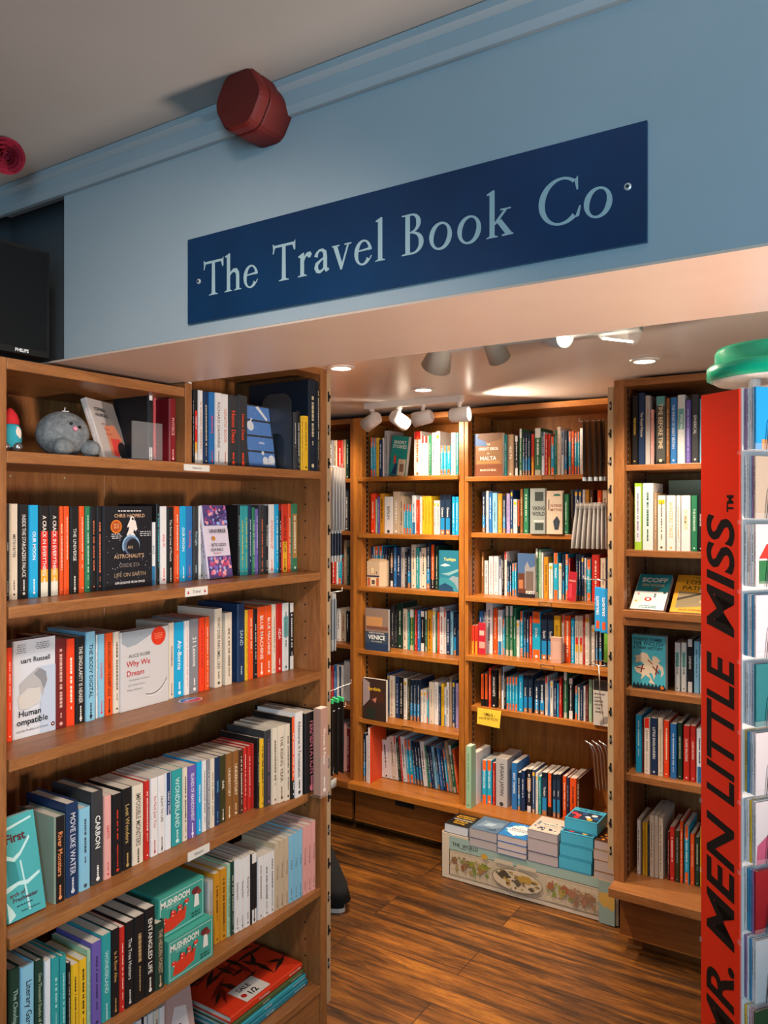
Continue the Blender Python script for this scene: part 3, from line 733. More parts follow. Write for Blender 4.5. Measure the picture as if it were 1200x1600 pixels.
# fourth shelf
row(LBN + 'fourth shelf', 'x', LX, (0.045, 0.06), LS[3], [
 (85, 103, 1275, 'k', 'River Monsters', 'e89058', 'H b=8d9a88'), (104, 123.5, 1254, 'n', 'MOVE LIKE WATER', 'c8ccd4', 'H'), (124.5, 142, 1262, 'lb', None, '40505c', 'H'), (143.5, 162, 1236, 'dg', 'CARBON', 'e8e8e4', 'H'),
 (163, 174.5, 1243, 'pk', 'EARTH', 'b83034'), (176, 191, 1240, 'k', None, 'd83828'), (191.5, 206.7, 1231, 'k', 'Lost Wonders', 'b89c60'), (207.5, 224.5, 1226, 'cr', 'IMPOSSIBLE MONSTERS', '4a4238'), (226, 234, 1220, 'r'),
 (236, 247.5, 1215, 'w', 'Its Not Just You', 'b84858'), (248, 258, 1211, 'w', 'LIGHT TO LIFE', '2a2c2e'), (258.5, 268, 1207, 'nw', 'Under a White Sky'), (269, 285, 1202, 't', 'WONDERLAND', 'c8e4e0'), (286, 293.5, 1199, 'cr'),
 (294.5, 307, 1196, 'p', 'ISLANDS OF ABANDONMENT'), (308, 315.8, 1190, 'c', 'SPRING RAIN'), (316.3, 323, 1188, 'w'), (323.5, 328.5, 1187, 'g'), (329, 336, 1185, 'cr'), (336.5, 343.7, 1183, 'n', 'BIRDGIRL', '70b0e0'),
 (344, 353, 1180, 'ol', 'OAK'), (353.5, 363, 1177, 'br', 'UNDERSTORY'), (363.5, 373.5, 1173, 'br', 'UNDERSTORY'), (374, 380.5, 1171, 'dbr'), (381, 386, 1168, 'r'), (387.5, 393, 1165, 'r'), (394.5, 401, 1161, 'r')], 'nature books on the fourth shelf')
row(LBN + 'fourth shelf far end', 'x', LX, (0.045, 0.0), LS[3], [
 (402.5, 406, 1153, 'k'), (406.5, 413.5, 1154, 'y', None, '3a3420'), (414, 425, 1141, 'dg', None, '8a5a80', 'H'), (425.5, 434.5, 1137, 'cr', None, '7a6a58'), (435, 445.5, 1133, 'cr', 'THE RISING YEAR', '5a4438'), (446, 454, 1131, 'cr'),
 (455, 461.5, 1120, 'ob', None, 'e8e4e0'), (462, 473.5, 1112, 'w', 'Adventures in Fermentation', '2c2c2e')], 'nature books on the fourth shelf')
# fifth shelf
row(LBN + 'fifth shelf', 'x', LX, (0.045, 0.018), LS[4], [
 (14, 32, 1513, 'dgn', 'The Cloudspotters', '9cb8a8', 'H'), (33, 54.5, 1508, 'lb', 'Literary Gardens', '28323a', 'H'), (55.5, 69.5, 1500, 'dgn', 'One Thousand Shades of Green', 'a8b898', 'H'), (70.5, 80, 1500, 'wb', 'LINESCAPES', 'e8ecf0', ''), (81, 94, 1496, 't', None, 'a8d8d8', 'H'),
 (94.5, 104.5, 1493, 't', None, 'a8d8d8', 'H'), (105, 111, 1504, 'k'), (112, 123.7, 1506, 'y', None, '3a3018'), (124.3, 136, 1498, 'y', None, '3a3018'), (136.5, 142.5, 1484, 'lg'), (143.5, 159, 1471, 'p', None, '342a50'),
 (159.5, 174, 1459, 't', 'WONDERLAND', 'b8dcd8'), (174.5, 187, 1451, 'k', 'Is A River Alive', 'c89858'), (187.5, 195.5, 1448, 'r'), (196.5, 209.8, 1439, 'k', 'The Tree Hunters'), (210.3, 226.5, 1430, 'k', None, 'b89868'), (227, 242.5, 1418, 'k', 'ENTANGLED LIFE', 'e8e4d8'), (243.3, 258, 1441, 'dgn', 'THE HIDDEN FOREST', 'c8a888', 'H')], 'nature books on the fifth shelf')
row(LBN + 'fifth shelf far end', 'x', LX, (0.05, 0.010), LS[4], [
 (325.5, 334, 1376, 'se', None, '707880', 'H'), (334.5, 344, 1364, 'oc', None, '6a4018'), (344.5, 354.8, 1357, 'oc', None, '6a4018'), (355.3, 360.5, 1350, 'lg'), (361, 366.5, 1346, 'dgn'), (367, 374.8, 1343, 'w', 'Raising Hare', '5a5450'), (375.2, 382.8, 1341, 'w', 'Raising Hare', '5a5450'),
 (383.2, 391.5, 1337, 'w', 'Raising Hare', '5a5450'), (392.5, 402, 1333, 'bw', 'NATURE MEMOIR', '2a2a2a', 'd=0.13'), (403.5, 412, 1338, 'w', None, '807c78'), (412.5, 421, 1334, 'w', None, '807c78'), (421.5, 429.5, 1330, 'w', None, '807c78'), (430, 436.8, 1317, 'bg', 'The Young', '6a5a48'), (437.2, 444.5, 1313, 'bg', 'The Young', '6a5a48'),
 (445, 451.5, 1309, 'bg', 'The Young', '6a5a48'), (452, 459, 1305, 'lb', 'A Ring', '506070'), (459.5, 466, 1301, 'lb', 'A Ring', '506070'), (466.5, 473, 1296, 'lb', 'A Ring', '506070'), (473.5, 480, 1292, 'pk', 'The Language', '8a6058'), (480.5, 487, 1288, 'pk', 'The Language', '8a6058'), (487.5, 493.5, 1282, 'pk', 'The Language', '8a6058')], 'nature books on the fifth shelf')
row(LBN + 'bottom shelf', 'x', LX, (0.05, 0.05), LS[5], [
 (214, 222, 1594, 'w', None, '555555'), (223, 231, 1588, 'bw'), (232, 240, 1583, 'w', None, '555555'), (241, 249, 1578, 'cr'), (250, 258, 1573, 'w')], 'books on the bottom shelf')

# middle bookcase
MB_ = 'middle bookcase '; MG = 'travel paperbacks in the middle bookcase'
cz = [H + 0.16, H - 0.125, H - 0.394, H - 0.711, H - 1.060, H - 1.384]
row(MB_ + 'top shelf', 'y', 3.3, (0.04, 0.04), cz[0], [
 (578.6, 583, 684, 'rg'), (583.2, 587, 684, 'rg'), (587.3, 591.7, 684, 'y', None, '5a4410'), (592, 597, 687, 'n'), (597.5, 600, 684, 'w'), (600.3, 607, 673, 'se', None, '606060')], MG, name='travel_guide')
row(MB_ + 'top shelf, second run', 'y', 3.3, (0.04, 0.04), cz[0], [
 (646.5, 658, 674, 'wr', None, 'd87020'), (658.3, 663, 681, 'wr', None, '8a3a30'), (663.3, 669, 681, 'wr', None, '8a3a30'), (669.5, 674, 680, 'gn'), (674.3, 680.5, 676, 'w'), (681, 687.3, 674, 'wy'), (688, 692.3, 696, 'rg'), (692.6, 697.8, 696, 'rg'), (698, 704, 696, 'rg'), (704.5, 711.8, 676, 'w', None, 'c87850'), (712.2, 716.5, 676, 't')], MG, name='travel_guide')
row(MB_ + 'second shelf', 'y', 3.3, (0.05, 0.06), cz[1], [
 (579, 586, 771, 'pn'), (586.3, 589, 780, 'lg'), (589.3, 593, 776, 'p'), (593.4, 600, 771, 'oc'), (600.4, 613.5, 776, 'w', 'BERLIN', '404040'), (614, 624, 768, 'bg', None, 'f0f0f0'), (624.3, 630, 775, 'bg'), (630.4, 634.4, 788, 'rg'), (634.7, 638.8, 788, 'rg'),
 (639, 643, 788, 'rg'), (643.4, 649.6, 774, 'wb'), (650, 655, 781, 'pn'), (655.4, 659, 776, 'w'), (659.4, 663.8, 775, 'y', None, '8a6a20'), (664, 668.3, 775, 'y', None, '8a6a20'), (668.6, 674, 775, 'y', None, '8a6a20'), (677.5, 682, 782, 'wy'), (682.3, 687, 782, 'wy'),
 (687.4, 695.4, 773, 'lp', 'Greece', 'f4f4f0'), (695.7, 703.8, 773, 'lp', 'Greece', 'f4f4f0'), (706, 711, 776, 'c'), (711.3, 716.6, 776, 'c')], MG, name='travel_guide')
row(MB_ + 'third shelf', 'y', 3.3, (0.09, 0.06), cz[2], [
 (579, 584.8, 854, 'nw'), (585.2, 591.6, 853, 'rg'), (592, 597.7, 853, 'rg'), (598, 601.2, 855, 'n'), (601.5, 604.8, 855, 'n'), (605.2, 609, 857, 'k'), (609.4, 614.8, 857, 'br2'), (615.2, 619, 855, 'b'), (619.4, 626, 855, 'n'), (626.4, 632, 855, 'se', None, '505050'),
 (632.5, 636, 862, 'k'), (636.4, 641.8, 858, 'lp'), (642.3, 649.4, 851, 'cr'), (649.8, 655, 856, 't'), (655.4, 657.2, 862, 'w'), (657.6, 665.4, 856, 'cr'), (666, 672.3, 847, 'lp'), (673, 679.4, 851, 'ob', None, 'd8d8d0'), (680, 684.6, 853, 'dgn')], MG, name='travel_guide')
row(MB_ + 'fourth shelf', 'y', 3.3, (0.11, 0.10), cz[3], [
 (610.5, 616, 945, 'dg'), (617, 620.6, 947, 'k'), (621, 628.8, 942, 'dgn'), (629.5, 636, 951, 'cr'), (636.4, 639.6, 956, 't'), (640, 647.2, 952, 'gw', None, 'e8d040'), (647.6, 651.2, 953, 'r'), (652, 656.6, 953, 'b'), (657, 663.6, 955, 'bw'), (664, 667.3, 955, 'gw'), (667.6, 675, 953, 'oc', None, '3a2a10'),
 (675.4, 680, 950, 'wy'), (680.3, 682.4, 956, 'gn'), (682.8, 686, 956, 'pn'), (686.4, 693.4, 948, 'w', None, 'b83020'), (693.7, 696.8, 952, 'wr'), (697.2, 703, 955, 'n'), (703.4, 707.8, 954, 'lb'), (708.2, 713.3, 957, 'lp', 'ITALIAN', 'f4f4f4'), (713.6, 718.5, 960, 'n', 'ITALY', '80b8e8')], MG, name='travel_guide')
row(MB_ + 'fifth shelf', 'y', 3.3, (0.09, 0.09), cz[4], [
 (605, 607.6, 1052, 'ny'), (608, 616.4, 1056, 'cr', None, 'b86850'), (617.6, 623.4, 1057, 'n'), (623.8, 630, 1058, 'k'), (630.4, 635.8, 1060, 'wy'), (636.2, 640, 1061, 'ol'), (640.4, 645.5, 1062, 'lp'), (645.8, 650.8, 1062, 'lp'), (651.1, 656.3, 1062, 'lp'), (656.8, 661, 1078, 'wy'), (661.3, 666.4, 1078, 'wy'), (666.8, 669.4, 1082, 'rg'),
 (670, 678, 1066, 'cr', None, 'a89888'), (678.3, 684.6, 1066, 'w', None, '989088'), (685.2, 688.6, 1072, 'n'), (689, 693.4, 1068, 'y', None, '3a3820'), (694, 696.8, 1074, 'wb'), (697.2, 701.4, 1066, 'w'), (702, 706, 1057, 'tn'), (706.4, 711, 1063, 'ny'), (711.6, 716.5, 1068, 'lv')], MG, name='travel_guide')
row(MB_ + 'bottom shelf', 'y', 3.3, (0.10, 0.09), cz[5], [
 (567.5, 571.5, 1146, 'lp', None, None, 's=-0.09'), (572, 574, 1150, 'w', None, None, 's=-0.09'), (574.4, 579, 1137, 'w', None, '909090', 's=-0.09 b=d84a20')], MG, name='travel_guide')
items = []
x = 592.5; k = 0
cols = ['cr', 'w', 'w', 'w', 'cr', 'wr', 'dgn', 'r', 'w', 'rg', 'rg', 'lp', 'lp', 'lp', 'w', 'gn', 'lp', 'n', 'lb', 'lp', 'b', 'n', 'rg', 'tn', 'gw', 'o']
wid = [3.6, 3.6, 8.0, 4.0, 6.5, 3.4, 4.6, 2.6, 6.2, 5.0, 5.6, 4.5, 4.5, 4.8, 6.6, 3.2, 3.8, 4.0, 4.2, 4.2, 4.2, 5.2, 4.0, 5.6, 5.6, 4.0]
tops = [1157, 1157, 1157, 1153, 1151, 1151, 1154, 1152, 1152, 1157, 1157, 1159, 1160, 1160, 1160, 1166, 1166, 1167, 1168, 1170, 1170, 1172, 1172, 1160, 1166, 1172]
for cc, ww, tt in zip(cols, wid, tops):
    items.append((x, x + ww, tt, cc, None, None, 'lean=%.1f' % (4 + k * 0.16))); x += ww * 0.98 + 0.25; k += 1
row(MB_ + 'bottom shelf leaning', 'y', 3.3, (0.11, 0.11), cz[5], items, MG, name='travel_guide')

# alcove bookcase
AB = 'alcove bookcase '; AG = 'travel paperbacks in the alcove bookcase'
az = [H + 0.149, H - 0.112, H - 0.406, H - 0.681, H - 0.923, H - 1.384]
row(AB + 'top shelf', 'y', 3.3, (0.05, 0.05), az[0], [
 (731.5, 738, 669, 'n')], AG, name='travel_guide')
row(AB + 'top shelf, second run', 'y', 3.3, (0.05, 0.05), az[0], [
 (787, 792, 679, 't'), (792.5, 802.6, 679, 'tn', 'MALTA', 'f0e4d4'), (804, 810, 681, 'bw'), (811, 816, 670, 'gw'), (816.4, 820, 676, 'lp'), (820.3, 824.2, 676, 'lp'), (824.5, 828.6, 676, 'lp'), (830, 834.4, 678, 'ry'), (835, 845.6, 669, 'gw'), (846, 850.6, 675, 'nw'), (851, 856, 678, 'r'), (856.4, 860, 679, 'ry'), (860.4, 866.4, 682, 'rg'),
 (867, 870, 672, 'gn'), (870.3, 876, 667, 'cr', None, 'a87858'), (876.6, 881, 673, 'nw'), (881.4, 886.6, 673, 'lp'), (888, 892.3, 674, 'rg'), (892.6, 897, 674, 'o'), (897.4, 901.6, 676, 'rg'), (902, 905.6, 675, 'rg'), (906, 911, 669, 'w', None, 'b0b0b0'), (911.4, 916, 672, 'c'), (916.5, 922, 672, 'w')], AG, name='travel_guide')
row(AB + 'second shelf', 'y', 3.33, (0.02, 0.02), az[1], [
 (753, 758.6, 768, 'lp'), (759.2, 763.4, 767, 'w'), (763.8, 768.6, 769, 'b'), (769, 777, 770, 'lb'), (777.5, 784.6, 771, 'oc', None, 'f0d8b0'), (785, 790.4, 774, 'lp'), (791, 796.8, 771, 'lv'), (797.2, 801.4, 766, 'ny'), (801.8, 808, 780, 'wy'), (808.4, 812, 782, 'ob'), (812.4, 817.2, 764, 'br'), (818, 826, 763, 'gn', None, 'd8dcc8')], AG, name='travel_guide')
row(AB + 'second shelf, end run', 'y', 3.33, (0.02, 0.02), az[1], [
 (880, 888.5, 772, 'gn', None, 'b8e0c8', 's=-0.018'), (890.5, 896.4, 765, 'dg'), (897, 903, 765, 'ny'), (903.4, 909, 765, 'ny'), (910, 914.6, 765, 'w'), (915, 920.4, 765, 'oc'), (921, 927, 765, 'dbr'), (933, 940, 766, 'o'), (941, 949, 766, 'cr')], AG, name='travel_guide')
row(AB + 'third shelf', 'y', 3.3, (0.12, 0.10), az[2], [
 (752, 756, 862, 'br'), (756.4, 762.4, 876, 'w'), (763.4, 770.6, 869, 'w', None, '9a9690'), (771, 778.8, 869, 'w', None, '9a9690'), (779.4, 783.6, 874, 'nw'), (784, 787.6, 863, 'k'), (788, 791.8, 862, 'wr'), (792.2, 795.6, 877, 'lp'), (795.9, 799.4, 877, 'lp'), (800, 803.4, 880, 'rg'), (803.7, 807.2, 880, 'rg')], AG, name='travel_guide')
row(AB + 'third shelf, second run', 'y', 3.3, (0.09, 0.09), az[2], [
 (836.4, 841, 857, 'gw'), (841.4, 845.4, 859, 'lg'), (846, 849, 863, 'w'), (849.6, 856.8, 870, 'oc'), (857.2, 864, 880, 'wy'), (864.6, 872, 864, 'rg', 'POLAND', 'f4f4f4'), (872.6, 877.6, 880, 'wy'), (878.2, 882.4, 866, 'lp', 'Poland'), (883, 888, 866, 'rg'), (888.4, 890.8, 872, 'r'), (899.5, 903.3, 866, 'lp'), (903.6, 907.6, 866, 'lp'), (908, 912.4, 868, 'ny'),
 (913, 916, 872, 'w'), (916.5, 923.5, 874, 'rg'), (924.5, 937, 867, 'r', None, 'f0d8d0'), (938, 946.6, 872, 'cr'), (947, 955, 874, 'n')], AG, name='travel_guide')
row(AB + 'fourth shelf', 'y', 3.3, (0.085, 0.06), az[3], [
 (748.5, 753.4, 955, 'b'), (753.8, 758.4, 957, 'nw'), (759, 769.6, 941, 'w', None, '5a6068'), (770.4, 777, 951, 'o'), (777.5, 784.8, 953, 'wb'), (785.2, 788.8, 967, 'rg'), (789.4, 795.4, 947, 'gw'), (795.7, 801.8, 947, 'gw'), (802.2, 806, 950, 'gn'), (806.6, 811.6, 969, 'wy'), (812.2, 817.4, 955, 'rg'), (818, 822.2, 957, 'lp'), (822.5, 826.6, 957, 'lp'), (827, 831, 963, 'pn'),
 (831.4, 844.6, 956, 'rg', 'SPAIN', 'f4f4f4'), (845.2, 855, 960, 'lp', 'Spain', 'f4f4f4'), (855.4, 864.6, 960, 'lp', 'Spain', 'f4f4f4'), (865.2, 875, 962, 'y', 'BARCELONA', '7a5a20'), (877.6, 881.4, 960, 'wr'), (881.7, 891.6, 962, 'o', None, 'f8e4c8'), (892, 897.6, 966, 'c'), (898, 904.3, 962, 'wry'), (904.6, 910.8, 962, 'wry'), (911.2, 913.6, 964, 'r'), (914, 920.4, 960, 'wy'),
 (924, 929.4, 977, 'wy'), (930, 934.6, 974, 'lp'), (935, 941, 972, 'lp'), (942, 948, 974, 'k'), (948.5, 954, 972, 'g')], AG, name='travel_guide')
row(AB + 'fifth shelf', 'y', 3.33, (0.02, 0.02), az[4], [
 (751, 756.6, 1053, 'ob', None, '2a1a10'), (757, 762.6, 1053, 'ob', None, '2a1a10'), (763.2, 767, 1044, 'pn'), (767.4, 776, 1047, 'k', 'ANARCHISTS', 'e8e8e0'), (778.5, 783, 1045, 'br'), (783.4, 787, 1042, 'nw'), (787.5, 790.6, 1050, 'k'), (791, 795.2, 1058, 'rg'), (795.5, 799.6, 1058, 'rg'), (799.9, 804.2, 1058, 'rg'), (804.5, 809, 1058, 'rg'), (810, 817, 1055, 'c'),
 (817.6, 824.6, 1055, 'lp', 'Auckland'), (825, 832, 1055, 'lp', 'Auckland'), (834.6, 842.4, 1063, 'lp'), (842.8, 851, 1063, 'lp'), (851.6, 855.6, 1057, 'wr'), (856, 858.8, 1066, 'b'), (859.2, 864.2, 1063, 'wy'), (864.8, 869.8, 1064, 'n'), (870.2, 872.8, 1068, 'c'), (873.2, 877.8, 1059, 'r'), (880, 886.8, 1048, 'gw'), (888, 895.8, 1060, 'bw'), (898, 902.6, 1072, 'rg'),
 (903, 905.8, 1074, 'wy'), (906.2, 911, 1068, 'n'), (911.4, 915, 1072, 'w'), (915.4, 919, 1070, 'm'), (919.6, 925, 1062, 'lg')], AG, name='travel_guide')
row(AB + 'bottom shelf', 'y', 3.3, (0.065, 0.085), az[5], [
 (727.5, 736, 1166, 'lg', None, '60786a', 'd=0.05 s=-0.095'), (736.8, 745, 1176, 'w', 'Switzerland', '5a6a78', 'd=0.15 s=-0.037'), (753, 760.4, 1188, 'rg', 'SWITZERLAND', 'f0f4f4'), (760.8, 768.2, 1188, 'rg', 'SWITZERLAND', 'f0f4f4'), (769.6, 773.4, 1192, 'r'), (774.4, 792.6, 1185, 'se', 'URBAN JAPAN', '3a3c40', 'd=0.17'), (799, 807.8, 1192, 'b', 'EAST THAMES'), (808.3, 813.4, 1207, 'lp'),
 (813.8, 820, 1204, 'n'), (822.8, 830.6, 1202, 'br2'), (831, 836.2, 1203, 'ny'), (836.7, 840.6, 1208, 'wy'), (841, 845.6, 1213, 't'), (846.2, 854.8, 1207, 'lp', 'Turkiye'), (855.4, 862.4, 1208, 'ob', None, '50b8c8'), (863, 869, 1210, 'lp', 'Ukraine'), (869.4, 875.6, 1210, 'lp', 'Ukraine'), (879, 884.8, 1213, 'o'), (885.2, 889.2, 1215, 'n'), (890, 900.6, 1216, 'o', None, '2a1a10', 'd=0.16'), (901, 905.4, 1217, 'dbr', None, None, 'H d=0.19')], AG, name='travel_guide')

# corner bookcase
CB = 'corner bookcase '; CG = 'books in the corner bookcase'
nz_ = [H + 0.155, H - 0.115, H - 0.395, H - 0.70, H - 1.01, H - 1.384]
row(CB + 'top shelf', 'y', 3.3, (0.05, 0.05), nz_[0], [(513.5, 520.5, 688, 'g'), (521, 526, 688, 'bg'), (527, 535.4, 688, 'r'), (536, 539.6, 687, 'tn'), (540, 545.6, 687, 'dgn')], CG)
row(CB + 'second shelf', 'y', 3.3, (0.05, 0.05), nz_[1], [(518, 526, 805, 'pk'), (526.6, 531.4, 802, 'dgn'), (532, 537.4, 764, 'bw'), (538, 545.6, 764, 'dg')], CG)
row(CB + 'third shelf', 'y', 3.3, (0.05, 0.05), nz_[2], [(518, 524.4, 867, 'r'), (525, 528, 868, 'w'), (528.4, 533.4, 867, 'rg'), (534, 536.6, 870, 'm'), (537, 541.6, 844, 'tn'), (542, 545.8, 855, 'dgn')], CG)
row(CB + 'fourth shelf', 'y', 3.3, (0.08, 0.08), nz_[3], [(518, 525.4, 980, 'n'), (526, 532, 951, 'w', None, '505050'), (532.5, 540, 950, 'bg', None, '9a4a38'), (540.5, 545.6, 955, 'k')], CG)
row(CB + 'fifth shelf', 'y', 3.3, (0.08, 0.08), nz_[4], [(516.8, 520.6, 1041, 'r'), (521.2, 525.6, 1039, 'b'), (526, 529, 1040, 'w'), (529.4, 532, 1042, 'n'), (532.4, 536, 1040, 'w'), (537.4, 541.4, 1032, 'se'), (541.8, 546, 1032, 'se')], CG)
row(CB + 'bottom shelf', 'y', 3.3, (0.08, 0.08), nz_[5], [(519, 526, 1140, 'k'), (527, 530, 1130, 'pn'), (530.5, 541, 1128, 'pk'), (541.5, 546, 1138, 'm')], CG)

# front bookcase
FB = 'front bookcase '; FG = 'history books in the front bookcase'
ez = [H + 0.163, H - 0.153, H - 0.388, H - 0.668, H - 0.985, H - 1.384]
row(FB + 'top shelf', 'y', 2.93, (0.05, 0.05), ez[0], [
 (987, 996.4, 618, 'k', 'TRENDSPAIN', 'e8c048', 'H X'), (997, 1007.4, 614, 'n', 'The Royal Palaces', 'e0d8c0', 'H'), (1008, 1016, 618, 'se', None, 'b88048'), (1016.5, 1021.6, 640, 'pk'), (1022, 1023.8, 645, 'k'), (1024.4, 1040, 619, 'gc', 'TIME BEFORE TIME', 'f0d8b0', 'H'), (1040.6, 1046.4, 622, 'br', None, 'e8d8c0'),
 (1047, 1057.4, 621, 'b', 'THE WINDS OF GREAT BRITAIN', 'd8e4f0', 'H'), (1058, 1070.4, 617, 'wc', 'Wild History', 'f0f0ec', 'H'), (1071, 1079.4, 625, 'p', None, 'b8c0e0', 'H'), (1080, 1092, 616, 'dg', 'SPHERICAL', 'e0dcd8', 'H'), (1093, 1099.5, 623, 'lb'), (1100, 1110, 620, 'dg'), (1111, 1122, 622, 'n')], FG, d=0.15)
row(FB + 'second shelf', 'y', 2.93, (0.045, 0.045), ez[1], [
 (991, 1002.6, 755, 'li'), (1003.4, 1020.6, 755, 'w', None, '2e6a58', 'H'), (1021.4, 1026.6, 770, 'tn'), (1027.2, 1040, 774, 'wy'), (1041, 1055.6, 774, 'w', 'WINTERS TALES', 'e8b878'), (1056.2, 1063.4, 774, 'w', None, 'd89858'), (1064, 1079, 774, 'w', 'SUMMER', 'e8c888'), (1079.8, 1089.6, 774, 'gn', 'THE DEORHORD', 'e0e8dc'), (1090.4, 1099, 774, 'k', 'RAVEN RISE'), (1100, 1109, 774, 'r'), (1110, 1120, 774, 'g')], FG)
row(FB + 'fourth shelf', 'y', 2.93, (0.08, 0.08), ez[3], [
 (1054, 1062.6, 1004, 'wc', 'THE FULL OF RIVER', '2a2c2a'), (1064, 1072.6, 1004, 'wc', 'THE FULL OF RIVER', '2a2c2a'), (1073.4, 1083, 999, 'bw', 'LONDON'), (1084, 1093, 1002, 'lb', None, '30506a'), (1093.6, 1100, 1006, 'w'), (1101, 1110, 1004, 'm')], FG)
row(FB + 'fifth shelf', 'y', 2.93, (0.06, 0.06), ez[4], [
 (993, 1002.6, 1117, 'c', None, 'e0f0f4'), (1003.2, 1005.4, 1124, 'm'), (1006, 1015.6, 1122, 'wr', None, 'a89888'), (1016.6, 1027, 1122, 'n', 'LITTLE ENGLANDERS', 'e8e8e4'), (1027.8, 1036, 1122, 'cr', None, '8a6a50'), (1037, 1045.6, 1126, 'pn'), (1047, 1057, 1131, 'b', None, 'd8e0e8'), (1058.6, 1066, 1129, 'dgn', 'GREAT BRITISH PARADES', 'd8dcc8'), (1067.6, 1077.6, 1134, 'r', 'CLARE BALDING', 'f0e0d8', 'X'), (1078.4, 1087, 1134, 'r', 'CLARE BALDING', 'f0e0d8', 'X'), (1088, 1098, 1139, 'wb')], FG)
row(FB + 'bottom shelf', 'y', 2.93, (0.10, 0.12), ez[5], [
 (995, 1000.6, 1281, 'w', None, '3a3a3a'), (1004, 1007.4, 1285, 'y', None, '7a5a10'), (1007.8, 1011.6, 1285, 'y', None, '7a5a10'), (1012, 1014, 1288, 'n'), (1014.6, 1021.6, 1274, 'cr', None, '6a6258', 'd=0.19'), (1022, 1028.2, 1275, 'cr', None, '6a6258', 'd=0.19'), (1028.6, 1036, 1278, 'cr', None, '6a6258', 'd=0.19'), (1043, 1045.6, 1300, 'm'), (1046.2, 1054, 1292, 'r'), (1054.6, 1061.6, 1298, 'ol', None, '90b0d0'),
 (1062.2, 1067.2, 1283, 'o'), (1069, 1076.8, 1290, 'rg'), (1078.4, 1085, 1303, 'o'), (1086, 1092.8, 1308, 'dgn'), (1093.6, 1100, 1292, 'y')], FG)

# ---------------------------------------------------------------- books shown cover out
def blocks(f, a, b, wd, rows, col, hgt=0.016, gap=0.03, al='c'):
    """lines too small to read, as broken marks"""
    rnd = random.Random(int(a * 100 + b * 1000))
    for r in range(rows):
        x = a - wd / 2 if al == 'c' else a; e = x + wd * (0.7 + 0.3 * rnd.random())
        if al == 'c': x, e = a - (e - x) / 2, a + (e - x) / 2
        while x < e:
            l = min(0.03 + rnd.random() * 0.05, e - x); f.rect(x, b, x + l, b + hgt, col); x += l + 0.018
        b -= gap
def cov_astronaut(f):
    rnd = random.Random(3)
    for i in range(60): f.disc(rnd.random() * .94 + .03, rnd.random() * .7 + .05, 0.004 + rnd.random() * 0.005, 'b8bcc4', n=6)
    blocks(f, 0.5, 0.935, 0.6, 1, 'e8e4e0', 0.014)
    f.text('CHRIS HADFIELD', 0.5, 0.885, 0.042, 'd8b08c', maxw=0.7, bold=0.01)
    f.disc(0.22, 0.755, 0.115, 'd87828'); f.disc(0.22, 0.755, 0.09, 'b04c1c'); blocks(f, 0.22, 0.78, 0.12, 3, 'f0c890', 0.008, 0.022)
    f.poly([(0.50, .83), (.56, .845), (.62, .82), (.64, .77), (.66, .72), (.62, .69), (.60, .72), (.57, .68), (.62, .64), (.56, .62), (.50, .66), (.47, .63), (.43, .65), (.47, .70), (.49, .75), (.44, .74), (.46, .78)], 'e8dcd4')
    f.disc(0.55, 0.845, 0.045, 'f4ece8'); f.disc(0.56, 0.845, 0.026, '4a4038')
    blocks(f, 0.22, 0.66, 0.22, 3, 'd0d0d4', 0.010, 0.024); blocks(f, 0.83, 0.68, 0.26, 3, 'd0d0d4', 0.010, 0.024)
    f.arc(0.52, 0.52, 0.17, 0.03, -0.5, math.pi + 0.5, '8fb4d4'); f.disc(0.52, 0.52, 0.155, '5a6c88'); f.disc(0.56, 0.505, 0.14, '1c1d24')
    f.text('AN', 0.5, 0.50, 0.040, 'b09878', bold=0.008); f.text("ASTRONAUT'S", 0.48, 0.395, 0.048, 'c4a484', maxw=.82, bold=.008); f.text('GUIDE TO', 0.48, 0.285, 0.045, '8c8078', maxw=.5)
    f.text('LIFE ON EARTH', 0.5, 0.17, 0.048, '9c8870', maxw=.82, bold=.008); f.text('LIFE LESSONS FROM SPACE', 0.5, 0.075, 0.026, 'e8e8e8', maxw=.75, bold=.012)
def cov_human(f):
    blocks(f, 0.16, 0.95, 0.26, 5, '6a6a70', 0.008, 0.02); blocks(f, 0.68, 0.95, 0.4, 4, '6a6a70', 0.008, 0.02)
    f.text('uart Russell', 0.5, 0.79, 0.05, '1c1c20', maxw=.92, bold=.01)
    f.rect(0.62, 0.0, 1.0, 0.7, 'bcc8da')
    f.poly([(.1, .55), (.3, .62), (.55, .7), (.72, .66), (.8, .56), (.72, .46), (.66, .38), (.6, .5), (.4, .5), (.2, .4), (.12, .45)], 'b4b2b2')
    f.poly([(.45, .64), (.6, .69), (.76, .64), (.78, .54), (.7, .46), (.62, .56)], '8c8c92')
    f.poly([(.05, .42), (.3, .5), (.62, .49), (.62, .34), (.3, .29), (.1, .3)], 'cfcac4')
    f.text('Human', 0.36, 0.25, 0.062, '161618', maxw=.66, bold=.015); f.text('ompatible', 0.42, 0.155, 0.062, '161618', maxw=.82, bold=.015)
    f.text('and the Problem of Control', 0.42, 0.075, 0.024, '3a3a3c', maxw=.78, shear=.2); f.disc(0.93, 0.075, 0.05, '5a1c1c'); f.disc(0.93, 0.075, 0.02, 'e0dcd8')
